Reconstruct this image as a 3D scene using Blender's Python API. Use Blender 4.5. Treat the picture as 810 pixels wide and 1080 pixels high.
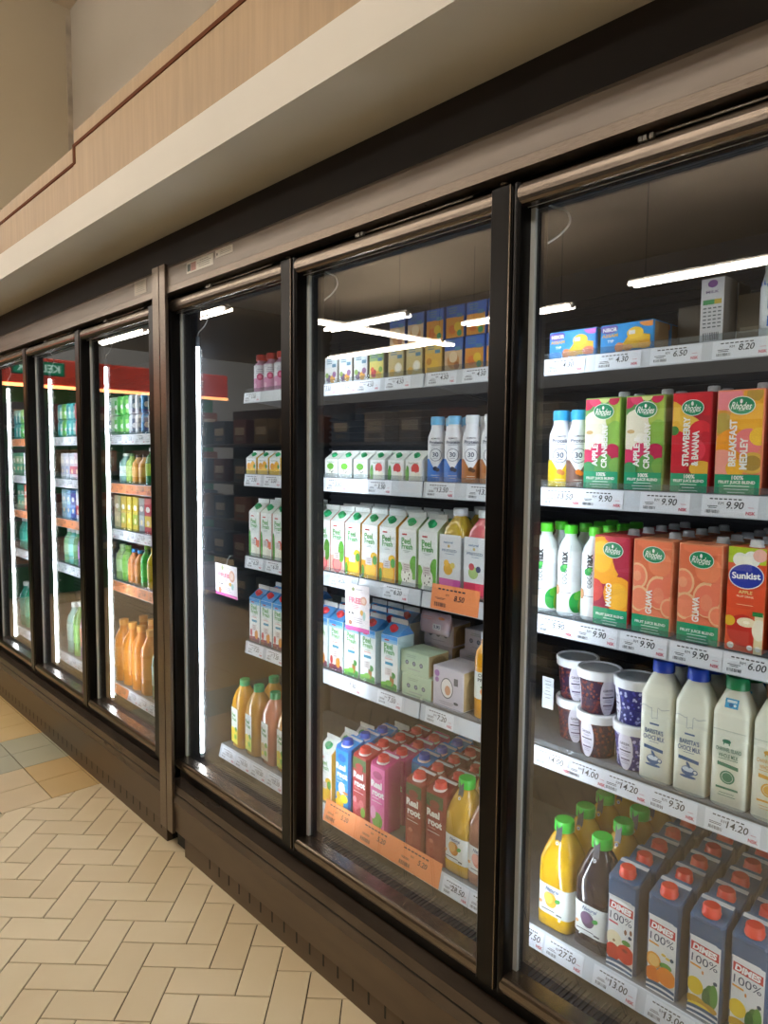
import bpy, bmesh, math, random
from mathutils import Matrix, Vector
random.seed(7)
for o in list(bpy.data.objects): bpy.data.objects.remove(o)
SC = bpy.context.scene
COL = SC.collection
# ------------------------------------------------------------------ camera
cd = bpy.data.cameras.new('camera'); cam = bpy.data.objects.new('camera', cd); COL.objects.link(cam)
cd.sensor_fit = 'VERTICAL'; cd.sensor_height = 36.0; cd.sensor_width = 27.0
cd.lens = 740.0 / 1080.0 * 36.0; cd.clip_start = 0.02; cd.clip_end = 60
cx_, cy_, f_ = 405.0, 540.0, 740.0
fx = Vector((-295 - cx_, -(476 - cy_), -f_)).normalized()
a_ = -89.0; b_ = -(f_ * f_ + (-295 - cx_) * a_) / (476 - cy_)
dn = Vector((a_, -b_, -f_)).normalized()
Xw = -fx; Zw = -dn; Zw = (Zw - Xw * Zw.dot(Xw)).normalized(); Yw = Zw.cross(Xw)
Rm = Matrix((Xw, Yw, Zw))
cam.matrix_world = Matrix.Translation((0, -1.2, 1.45)) @ Rm.to_4x4()
SC.camera = cam
# ------------------------------------------------------------------ world + exposure
w = bpy.data.worlds.new('world'); SC.world = w; w.use_nodes = True
w.node_tree.nodes['Background'].inputs[0].default_value = (0.9, 0.85, 0.77, 1)
w.node_tree.nodes['Background'].inputs[1].default_value = 0.30
SC.view_settings.view_transform = 'Standard'; SC.view_settings.look = 'None'
SC.view_settings.exposure = 0.0; SC.view_settings.gamma = 1.0; SC.view_settings.use_curve_mapping = False
TUBE_L = 33.0      # radiance of the aisle tubes
LED_L = 40.0       # radiance of the case tubes

# ------------------------------------------------------------------ materials
def lin(c):
    c = c / 255.0
    return c / 12.92 if c <= 0.04045 else ((c + 0.055) / 1.055) ** 2.4
def hexc(h):
    h = h.lstrip('#'); h = h if len(h) == 6 else ''.join(q * 2 for q in h); return tuple(lin(int(h[i:i + 2], 16)) for i in (0, 2, 4)) + (1,)
_M = {}
def mat(col, rough=0.5, metal=0.0, spec=0.5, trans=0.0, coat=0.0):
    k = (col, rough, metal, spec, trans, coat)
    if k in _M: return _M[k]
    m = bpy.data.materials.new('paint_' + col.strip('#')); m.use_nodes = True
    p = m.node_tree.nodes['Principled BSDF']
    p.inputs['Base Color'].default_value = hexc(col)
    p.inputs['Roughness'].default_value = rough; p.inputs['Metallic'].default_value = metal
    p.inputs['Specular IOR Level'].default_value = spec
    p.inputs['Transmission Weight'].default_value = trans
    p.inputs['Coat Weight'].default_value = coat
    _M[k] = m; return m
def emis(name, col, s):
    m = bpy.data.materials.new(name); m.use_nodes = True; nt = m.node_tree; nt.nodes.clear()
    e = nt.nodes.new('ShaderNodeEmission'); e.inputs[0].default_value = hexc(col); e.inputs[1].default_value = s
    o = nt.nodes.new('ShaderNodeOutputMaterial'); nt.links.new(e.outputs[0], o.inputs[0]); return m
def noisy(name, c1, c2, scale, rough=0.5, metal=0.0, stretch=(1, 1, 1), detail=4, bump=0.0, rvar=0.0, coords='Object', spec=0.5):
    m = bpy.data.materials.new(name); m.use_nodes = True; nt = m.node_tree; N = nt.nodes; L = nt.links
    p = N['Principled BSDF']; tc = N.new('ShaderNodeTexCoord'); mp = N.new('ShaderNodeMapping'); mp.inputs['Scale'].default_value = stretch
    L.new(tc.outputs[coords], mp.inputs[0])
    n = N.new('ShaderNodeTexNoise'); n.inputs['Scale'].default_value = scale; n.inputs['Detail'].default_value = detail
    L.new(mp.outputs[0], n.inputs['Vector'])
    r = N.new('ShaderNodeValToRGB'); r.color_ramp.elements[0].position = .3; r.color_ramp.elements[1].position = .7
    r.color_ramp.elements[0].color = hexc(c1); r.color_ramp.elements[1].color = hexc(c2)
    L.new(n.outputs[0], r.inputs[0]); L.new(r.outputs[0], p.inputs['Base Color'])
    p.inputs['Roughness'].default_value = rough; p.inputs['Metallic'].default_value = metal
    p.inputs['Specular IOR Level'].default_value = spec
    if rvar:
        ma = N.new('ShaderNodeMath'); ma.operation = 'MULTIPLY_ADD'; ma.inputs[1].default_value = rvar; ma.inputs[2].default_value = rough - rvar / 2
        L.new(n.outputs[0], ma.inputs[0]); L.new(ma.outputs[0], p.inputs['Roughness'])
    if bump:
        b = N.new('ShaderNodeBump'); b.inputs['Strength'].default_value = bump; b.inputs['Distance'].default_value = .002
        L.new(n.outputs[0], b.inputs['Height']); L.new(b.outputs[0], p.inputs['Normal'])
    return m
def glass_mat():
    m = bpy.data.materials.new('door_glass'); m.use_nodes = True; nt = m.node_tree; nt.nodes.clear(); N = nt.nodes; L = nt.links
    lw = N.new('ShaderNodeLayerWeight'); lw.inputs[0].default_value = 0.5
    pw = N.new('ShaderNodeMath'); pw.operation = 'POWER'; pw.inputs[1].default_value = 4.2; L.new(lw.outputs['Facing'], pw.inputs[0])
    ma = N.new('ShaderNodeMath'); ma.operation = 'MULTIPLY_ADD'; ma.inputs[1].default_value = .85; ma.inputs[2].default_value = .095; ma.use_clamp = True
    L.new(pw.outputs[0], ma.inputs[0])
    t = N.new('ShaderNodeBsdfTransparent'); t.inputs[0].default_value = (.95, .975, .98, 1)
    g = N.new('ShaderNodeBsdfGlossy'); g.inputs['Roughness'].default_value = 0.0; g.inputs[0].default_value = (1, .96, .92, 1)
    mx = N.new('ShaderNodeMixShader'); L.new(ma.outputs[0], mx.inputs[0]); L.new(t.outputs[0], mx.inputs[1]); L.new(g.outputs[0], mx.inputs[2])
    o = N.new('ShaderNodeOutputMaterial'); L.new(mx.outputs[0], o.inputs[0]); return m
def clear_plastic(name, col, fac):
    m = bpy.data.materials.new(name); m.use_nodes = True; nt = m.node_tree; nt.nodes.clear(); N = nt.nodes; L = nt.links
    t = N.new('ShaderNodeBsdfTransparent'); t.inputs[0].default_value = hexc(col)
    p = N.new('ShaderNodeBsdfPrincipled'); p.inputs['Base Color'].default_value = hexc(col); p.inputs['Roughness'].default_value = .08
    mx = N.new('ShaderNodeMixShader'); mx.inputs[0].default_value = fac
    L.new(t.outputs[0], mx.inputs[1]); L.new(p.outputs[0], mx.inputs[2])
    o = N.new('ShaderNodeOutputMaterial'); L.new(mx.outputs[0], o.inputs[0]); return m

M_STEEL = noisy('brushed_bronze_steel', '#75695e', '#8a7e72', 60, .30, .85, (1, 1, 25), 3, rvar=.12)
M_HEAD = noisy('header_steel', '#74695f', '#82776c', 5, .42, .45, (1, 1, 6), 3, rvar=.1)
M_FRAME = noisy('door_frame_bronze', '#6d6258', '#84786c', 50, .26, .9, (1, 1, 30), 3)
M_STILE = noisy('dark_bronze_stile', '#0e0b0a', '#14100e', 30, .3, .6, (1, 1, .1), 2)
M_BASE = noisy('base_bronze', '#5d4e40', '#685848', 20, .38, .35, (.3, 1, 1), 3, rvar=.1)
M_LEDGE = noisy('ledge_bronze', '#5b5047', '#695d52', 20, .2, .5, (.3, 1, 1), 3)
M_DARK = mat('#0c0a0a', .6); M_BLACK = mat('#050505', .5)
M_GASKET = mat('#c9cecd', .35); M_INNER = noisy('case_inner_grey', '#23262b', '#2b2e33', 8, .5)
M_BACK = noisy('case_back_grey', '#2a2e36', '#343840', 6, .5)
M_GLASS = glass_mat()
M_SHELF = noisy('shelf_grey_enamel', '#5b6068', '#666b73', 30, .4)
M_RAIL = noisy('rail_plastic', '#c9d0da', '#d3dae2', 12, .18, spec=.7)
M_LED = emis('case_tube_glow', '#eef6ff', LED_L)
M_TUBE = emis('aisle_tube_glow', '#fff6ea', TUBE_L)
M_CLEAR = clear_plastic('clear_front_lip', '#eef2f4', .05)
M_FOAM = mat('#e9ecec', .5)

# ------------------------------------------------------------------ mesh helpers
class MB:
    def __init__(s): s.v = []; s.f = []; s.m = []; s.mats = []; s.sm = []
    def mi(s, m):
        if m not in s.mats: s.mats.append(m)
        return s.mats.index(m)
    def add(s, vs, fs, m, smooth=False):
        b = len(s.v); s.v += [tuple(v) for v in vs]; k = s.mi(m)
        for f in fs: s.f.append([b + i for i in f]); s.m.append(k); s.sm.append(smooth)
        return s
    def box(s, x0, x1, y0, y1, z0, z1, m):
        v = [(x, y, z) for z in (z0, z1) for y in (y0, y1) for x in (x0, x1)]
        return s.add(v, [(0, 2, 3, 1), (4, 5, 7, 6), (0, 1, 5, 4), (2, 6, 7, 3), (0, 4, 6, 2), (1, 3, 7, 5)], m)
    def bbox(s, x0, x1, y0, y1, z0, z1, m, b=.003):
        # box with chamfered vertical and horizontal edges
        bm = bmesh.new(); bmesh.ops.create_cube(bm, size=1)
        for v in bm.verts: v.co = Vector(((x0 + x1) / 2 + v.co.x * (x1 - x0), (y0 + y1) / 2 + v.co.y * (y1 - y0), (z0 + z1) / 2 + v.co.z * (z1 - z0)))
        bmesh.ops.bevel(bm, geom=bm.edges[:], offset=b, segments=2, affect='EDGES', profile=.5)
        return s.frombm(bm, m)
    def frombm(s, bm, m, smooth=False):
        bm.verts.index_update(); s.add([v.co[:] for v in bm.verts], [[v.index for v in f.verts] for f in bm.faces], m, smooth); bm.free(); return s
    def prism(s, prof, x0, x1, m):
        # profile in (y,z), extruded along x
        n = len(prof); v = [(x0, y, z) for y, z in prof] + [(x1, y, z) for y, z in prof]
        f = [[i, (i + 1) % n, n + (i + 1) % n, n + i] for i in range(n)] + [list(range(n))[::-1], list(range(n, 2 * n))]
        return s.add(v, f, m)
    def loft(s, secs, m, n=28, c=(0, 0), cap=True, smooth=True, flute=0):
        # secs: (z, rx, ry, exponent)
        vs = []
        for (z, rx, ry, e) in secs:
            for k in range(n):
                t = 2 * math.pi * (k + .5) / n; co, si = math.cos(t), math.sin(t)
                q = 1 + (flute * (1 if k % 2 else -1))
                vs.append((c[0] + q * rx * math.copysign(abs(co) ** (2 / e), co), c[1] + q * ry * math.copysign(abs(si) ** (2 / e), si), z))
        fs = []
        for i in range(len(secs) - 1):
            for k in range(n):
                a = i * n + k; b = i * n + (k + 1) % n; fs.append((a, b, b + n, a + n))
        s.add(vs, fs, m, smooth)
        if cap:
            s.add(vs[:n], [list(range(n))[::-1]], m); s.add(vs[-n:], [list(range(n))], m)
        return s
    def tube(s, pts, r, m, n=8):
        vs = []; P = [Vector(p) for p in pts]
        for i, p in enumerate(P):
            d = (P[min(i + 1, len(P) - 1)] - P[max(i - 1, 0)]).normalized()
            u = d.cross(Vector((0.3, 1, 0.2))).normalized(); w_ = d.cross(u)
            for k in range(n):
                t = 2 * math.pi * k / n; q = p + u * r * math.cos(t) + w_ * r * math.sin(t); vs.append(q[:])
        fs = [(i * n + k, i * n + (k + 1) % n, (i + 1) * n + (k + 1) % n, (i + 1) * n + k) for i in range(len(P) - 1) for k in range(n)]
        fs += [list(range(n))[::-1], [(len(P) - 1) * n + k for k in range(n)]]
        return s.add(vs, fs, m, True)
    def mesh(s, name):
        me = bpy.data.meshes.new(name); me.from_pydata(s.v, [], s.f)
        for m in s.mats: me.materials.append(m)
        me.polygons.foreach_set('material_index', s.m); me.polygons.foreach_set('use_smooth', s.sm)
        me.update(); return me

def tag(o, label=None, cat=None, group=None, kind=None):
    for k, v in (('label', label), ('category', cat), ('group', group), ('kind', kind)):
        if v: o[k] = v
    return o
def empty(name, loc=(0, 0, 0), link=True):
    o = bpy.data.objects.new(name, None); o.location = loc; o.empty_display_size = .05
    if link: COL.objects.link(o)
    return o
def obj(name, mb, parent=None, link=True, world=False):
    o = bpy.data.objects.new(name, mb.mesh(name))
    if link: COL.objects.link(o)
    if parent is not None:
        o.parent = parent
        if world: o.location = -Vector(parent.location)
    return o
def struct(name, mb): o = obj(name, mb); o['kind'] = 'structure'; return o
_kids = {}
class Proto:
    """a thing kept out of the scene; copies of it and of its parts are placed"""
    def __init__(s, name): s.name = name; s.parts = []
    def part(s, name, mb, label=None, sub=None):
        s.parts.append((name, mb.mesh(name), label, sub)); return s
    def place(s, x, y, z, label, cat, group=None, rz=0, parts=True, tilt=0):
        r = bpy.data.objects.new(s.name, None); r.location = (x, y, z); r.rotation_euler = (tilt, 0, rz); r.empty_display_size = .03
        COL.objects.link(r); tag(r, label, cat, group); made = {}
        for (n, me, lb, sub) in s.parts:
            o = bpy.data.objects.new(n, me); o.parent = made.get(sub, r); COL.objects.link(o); made[n] = o
            if lb: o['label'] = lb
        return r

# ------------------------------------------------------------------ flat artwork
_T = {}
def text_mesh(s, bold=0.0):
    k = (s, bold)
    if k in _T: return _T[k]
    c = bpy.data.curves.new('t', 'FONT'); c.body = s; c.size = 1; c.resolution_u = 3; c.offset = bold; c.fill_mode = 'FRONT' if hasattr(c, 'fill_mode') else c.fill_mode
    c.dimensions = '2D'
    o = bpy.data.objects.new('t', c); COL.objects.link(o); bpy.context.view_layer.update()
    dg = bpy.context.evaluated_depsgraph_get(); e = o.evaluated_get(dg); me = e.to_mesh()
    vs = [(v.co.x, v.co.y) for v in me.vertices]; fs = [list(p.vertices) for p in me.polygons]
    e.to_mesh_clear(); bpy.data.objects.remove(o); bpy.data.curves.remove(c)
    if not vs: vs = [(0, 0), (1, 0), (1, 1)]
    x0 = min(v[0] for v in vs); x1 = max(v[0] for v in vs); y0 = min(v[1] for v in vs); y1 = max(v[1] for v in vs)
    vs = [(v[0] - (x0 + x1) / 2, v[1] - (y0 + y1) / 2) for v in vs]
    _T[k] = (vs, fs, x1 - x0, y1 - y0); return _T[k]
def clip(poly, axis, val, keep_less):
    out = []; n = len(poly)
    for i in range(n):
        a, b = poly[i], poly[(i + 1) % n]
        ia = (a[axis] <= val) if keep_less else (a[axis] >= val); ib = (b[axis] <= val) if keep_less else (b[axis] >= val)
        if ia: out.append(a)
        if ia != ib:
            t = (val - a[axis]) / (b[axis] - a[axis]); out.append((a[0] + t * (b[0] - a[0]), a[1] + t * (b[1] - a[1])))
    return out
class Art:
    def __init__(s, w, h, rough=.32): rough = max(rough, .5); s.w, s.h = w, h; s.items = []; s.L = 1; s.rough = rough
    def m(s, c): return mat(c, s.rough, 0.0, .3)
    def poly(s, pts, c, clipit=True):
        if clipit:
            for ax, v, k in ((0, s.w / 2, True), (0, -s.w / 2, False), (1, s.h, True), (1, 0, False)):
                pts = clip(pts, ax, v, k)
                if len(pts) < 3: return s
        s.items.append(([pts], s.L, s.m(c))); s.L += 1; return s
    def rect(s, u0, u1, v0, v1, c): return s.poly([(u0, v0), (u1, v0), (u1, v1), (u0, v1)], c)
    def disc(s, u, v, r, c, ry=None, rot=0, n=20):
        ry = ry or r; cr, sr = math.cos(rot), math.sin(rot)
        return s.poly([(u + r * math.cos(t) * cr - ry * math.sin(t) * sr, v + r * math.cos(t) * sr + ry * math.sin(t) * cr) for t in [2 * math.pi * k / n for k in range(n)]], c)
    def text(s, t, u, v, h, c, rot=0, wid=None, bold=.02, shear=0, arc=0):
        vs, fs, w_, h_ = text_mesh(t, bold); sy = h / h_; sx = sy if wid is None else wid / w_
        cr, sr = math.cos(rot), math.sin(rot); P = []
        for x, y in vs:
            X = x * sx + y * sy * shear; Y = y * sy + arc * (X * X)
            P.append((u + X * cr - Y * sr, v + X * sr + Y * cr))
        s.items.append(([[P[i] for i in f] for f in fs], s.L, s.m(c))); s.L += 1; return s
    def lines(s, u, v, wid, n, gap, th, c):
        for i in range(n):
            k = wid * random.uniform(.6, 1); s.rect(u - k / 2, u + k / 2, v - i * gap, v - i * gap + th, c); s.L -= 1
        s.L += 1; return s
    def bars(s, u, v, wid, h, c, n=12):
        for i in range(n):
            x = u + wid * i / n; s.rect(x, x + wid / n * random.choice((.35, .6)), v, v + h, c); s.L -= 1
        s.L += 1; return s
    def build(s, mb, fn, step=None, off=.00012):
        for polys, L, m in s.items:
            for p in polys:
                pp = [p]
                if step:
                    lo = min(q[0] for q in p); hi = max(q[0] for q in p)
                    if hi - lo > step * 1.2 and len(p) < 40:
                        pp = []; k = math.floor(lo / step)
                        while k * step < hi:
                            c_ = clip(clip(p, 0, k * step, False), 0, (k + 1) * step, True)
                            if len(c_) >= 3: pp.append(c_)
                            k += 1
                for q in pp:
                    a = sum(q[i][0] * q[(i + 1) % len(q)][1] - q[(i + 1) % len(q)][0] * q[i][1] for i in range(len(q)))
                    if abs(a) < 1e-10: continue
                    if a < 0: q = q[::-1]
                    mb.add([fn(u, v, L * off) for u, v in q], [list(range(len(q)))], m)
        return mb
def flat(z0=0, y=0, x=0): return lambda u, v, o: (x + u, y - .0002 - o, z0 + v)
def sideR(x, z0=0, yc=0): return lambda u, v, o: (x + .0002 + o, yc + u, z0 + v)
def cyl(R, z0=0, phi=0, taper=None):
    def fn(u, v, o):
        r = R if taper is None else R + (taper - R) * v
        a = u / R + phi; return ((r + .0003 + o) * math.sin(a), -(r + .0003 + o) * math.cos(a), z0 + v)
    return fn

# ================================================================== STRUCTURE
W = .0968
def tiles():
    # floor of clay tiles: herringbone near, straight band beyond X=-3.04; one mesh, bevelled joints over a grout bed
    gm = mat('#2a1f16', .95)
    def tm(n, a, b): return noisy(n, a, b, 3.5, .5, 0, (1, 1, 1), 5, rvar=.12, coords='Object')
    cream = [tm('tile_cream_a', '#d8c8a5', '#dfd0b0'), tm('tile_cream_b', '#dbccaa', '#e2d4b5'), tm('tile_cream_c', '#d4c3a0', '#dbccab')]
    tan = tm('tile_tan', '#c2a570', '#cbaf7c'); gry = tm('tile_grey_green', '#aeae96', '#b6b69f'); pale = tm('tile_pale', '#d0bd98', '#d8c6a3'); yel = tm('tile_yellow', '#cdb47f', '#d5bd8a')
    mb = MB(); mb.box(-16, 5, -14, .7, -.05, -.004, gm)
    g = .0016; bev = .0012
    def quad(pts, m):
        # clip in x,y to the room and to the band edge, then inset
        cx0 = sum(p[0] for p in pts) / len(pts); cy0 = sum(p[1] for p in pts) / len(pts)
        n = len(pts); P = []
        ins = []
        for i in range(n):
            a = Vector(pts[i - 1]); b = Vector(pts[i]); c = Vector(pts[(i + 1) % n])
            d1 = (b - a); d2 = (c - b)
            if d1.length < 1e-5 or d2.length < 1e-5: return
            d1.normalize(); d2.normalize(); n1 = Vector((-d1.y, d1.x)); n2 = Vector((-d2.y, d2.x)); k = n1 + n2
            if k.length < 1e-4: return
            k = k / max(.3, k.dot(n1)); ins.append((b, k))
        lo = [(b + k * g) for b, k in ins]; hi = [(b + k * (g + bev)) for b, k in ins]
        vs = [(p.x, p.y, -.004) for p in lo] + [(p.x, p.y, -.0012) for p in lo] + [(p.x, p.y, 0) for p in hi]
        fs = [list(range(2 * n, 3 * n))]
        for r in (0, n):
            fs += [(r + i, r + (i + 1) % n, r + n + (i + 1) % n, r + n + i) for i in range(n)]
        mb.add(vs, fs, m)
    s2 = math.sqrt(.5); O = (-1.977, -.395)
    def P(i, j):   # i along (1,1), j along (-1,1)
        j -= 1
        return (O[0] + W * s2 * (i - j), O[1] + W * s2 * (i + j))
    for i in range(-75, 60):
        for j in range(-75, 60):
            k = (i + j - 1) % 4
            if k == 0: q = [P(i, j), P(i + 2, j), P(i + 2, j + 1), P(i, j + 1)]
            elif k == 2: q = [P(i, j), P(i + 1, j), P(i + 1, j + 2), P(i, j + 2)]
            else: continue
            mx = sum(p[0] for p in q) / 4; my = sum(p[1] for p in q) / 4
            if mx < -3.3 or mx > 2.2 or my < -5 or my > .15: continue
            for ax, v, kk in ((0, -3.04, False), (1, .02, True)):
                q = clip(q, ax, v, kk)
                if len(q) < 3: break
            if len(q) >= 3: quad(q, random.choice(cream))
    for i in range(34):
        for j in range(-1, 26):
            x1 = -3.04 - i * .195; y1 = -.05 - j * .1955
            m = tan if i < 2 else gry if i < 4 else yel
            if j >= 1: m = pale if i < 2 else gry if i < 4 else yel if i < 9 else pale
            quad([(x1 - .195, y1 - .1955), (x1, y1 - .1955), (x1, min(.02, y1)), (x1 - .195, min(.02, y1))], m)
    return mb
struct('floor', tiles())

wallm = noisy('wall_paint', '#bdb4a5', '#c2b9aa', 2, .8)
wallm2 = noisy('wall_paint_warm', '#c4b8a0', '#c9bda5', 2, .8)
ceilm = mat('#c9b9a2', .9)
struct('ceiling', MB().box(-16, 5, -14, .35, 3.87, 3.95, ceilm))
# wall behind the canopy, and the return wall it meets
struct('wall_back', MB().box(-4.12, 3, .30, .42, 2.2, 3.87, wallm))
wl = MB(); wl.box(-4.3, -4.12, -.245, .42, 2.24, 3.87, wallm2)
# peeling filler along the inside corner
cm = noisy('corner_filler', '#cfc3b0', '#a3988a', 7, .9, stretch=(1, 1, 1.5), detail=2)
wl.box(-4.12, -4.116, .274, .30, 2.2, 3.83, cm)
struct('wall_left', wl)
# dark filler above the cases
struct('trim_1', MB().box(-6.0, 2.2, -.02, .30, 2.085, 2.24, noisy('dark_filler', '#241d19', '#2b2420', 6, .7)))
# plaster fascia and soffit
fas = MB(); pm = noisy('fascia_paint', '#cdc7ba', '#d2ccbf', 3, .6)
fas.prism([(-.26, 2.222), (-.26, 2.329), (.30, 2.329), (.30, 2.240), (.0, 2.228), (.0, 2.222)], -6.0, 2.2, pm)
struct('trim_2', fas)
# wood veneer panel with a stepped top and an inlaid brown line
wood = noisy('ash_veneer', '#94774e', '#a6875d', 9, .5, 0, (6, 6, .35), 5)
wp = MB()
wp.box(-2.58, 2.2, -.258, -.236, 2.329, 2.566, wood); wp.box(-6.0, -2.58, -.258, -.236, 2.329, 2.514, wood)
struct('trim_3', wp)
inl = mat('#5a2c0a', .85, 0.0, .2); il = MB()
il.box(-2.592, 2.2, -.2605, -.257, 2.511, 2.523, inl); il.box(-2.592, -2.570, -.2604, -.257, 2.455, 2.511, inl); il.box(-6.0, -2.592, -.2605, -.257, 2.452, 2.464, inl)
struct('trim_4', il)

# ================================================================== CASES
def door(root, L, R, ztop=1.988, zbot=.312, hinge=True):
    yf = -.045; fr = bpy.data.objects.new('door', None); COL.objects.link(fr); fr.parent = root; fr.location = -Vector(root.location)
    # top and bottom rails with a rounded face, mitred against the stiles
    def rail(z0, z1, m, nm):
        d = MB(); zc = (z0 + z1) / 2; h = (z1 - z0) / 2; prof = []
        for k in range(9):
            t = -math.pi / 2 + math.pi * k / 8; prof.append((yf + .010 - .010 * math.cos(t), zc + h * math.sin(t)))
        prof += [(.002, z1), (.002, z0)]
        d.prism(prof, L + .012, R - .012, m); obj(nm, d, fr)
    rail(1.945, ztop, M_FRAME, 'top_rail'); rail(zbot, .350, M_FRAME, 'bottom_rail')
    st = MB()
    # right stile, wide flat bevelled face
    st.prism([(0, 0), (1, 0), (1, 1)], 0, 0, M_STILE) if False else None
    x0, x1 = R - .056, R - .002
    prof = [(x0, .002), (x0, yf + .006), (x0 + .006, yf), (x1 - .006, yf), (x1, yf + .006), (x1, .002)]
    n = len(prof); vs = [(x, y, zbot) for x, y in prof] + [(x, y, ztop) for x, y in prof]
    st.add(vs, [[i, (i + 1) % n, n + (i + 1) % n, n + i] for i in range(n)] + [list(range(n)), list(range(n, 2 * n))[::-1]], M_STILE)
    st.box(x1 - .004, x1 - .001, yf - .001, yf + .008, zbot, ztop, M_FRAME)
    o = obj('right_stile', st, fr)
    sl = MB(); x0, x1 = L + .001, L + .018
    prof = []
    for k in range(9):
        t = math.pi * k / 8; prof.append(((x0 + x1) / 2 - (x1 - x0) / 2 * math.cos(t), yf + .008 - .008 * math.sin(t)))
    prof += [(x1, .002), (x0, .002)]; n = len(prof)
    vs = [(x, y, zbot) for x, y in prof] + [(x, y, ztop) for x, y in prof]
    sl.add(vs, [[(i + 1) % n, i, n + i, n + (i + 1) % n] for i in range(n)] + [list(range(n)), list(range(n, 2 * n))[::-1]], M_STILE, False)
    obj('left_stile', sl, fr)
    g = MB(); a, b = L + .018, R - .056
    g.box(a, a + .010, -.006, .002, .318, 1.972, M_GASKET); g.box(b - .006, b, -.006, .002, .318, 1.972, M_GASKET)
    g.prism([(-.018, 1.944), (-.010, 1.9465), (.0, 1.953), (.0, 1.974), (-.018, 1.974)], a, b, M_GASKET); g.prism([(-.014, .311), (-.006, .325), (.0, .325), (.0, .311)], a, b, M_GASKET)
    obj('glazing_gasket', g, fr)
    p = MB().box(a + .002, b - .002, -.004, .001, .316, 1.970, M_GLASS)
    obj('glass_pane', p, fr)
    # hinge pin at the top right corner, torsion rod in the slot above the door
    h = MB(); h.loft([(ztop - .002, .006, .006, 2), (ztop + .008, .006, .006, 2), (ztop + .008, .010, .010, 2), (ztop + .012, .008, .008, 2)], M_STEEL, 14, (R - .030, yf + .014))
    obj('hinge_pin', h, fr)
    r = MB(); r.tube([(R - .11 - k * .034, yf + .012, ztop + .007 - .0012 * math.sin(k / 10 * math.pi)) for k in range(11)], .0028, mat('#b9b2aa', .25, .8))
    for k in (0, .012, .02): r.box(R - .46 - k, R - .453 - k, yf + .008, yf + .016, ztop + .002, ztop + .011, mat('#c9c4bc', .3, .6))
    obj('closer_rod', r, fr)
    return fr

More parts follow.
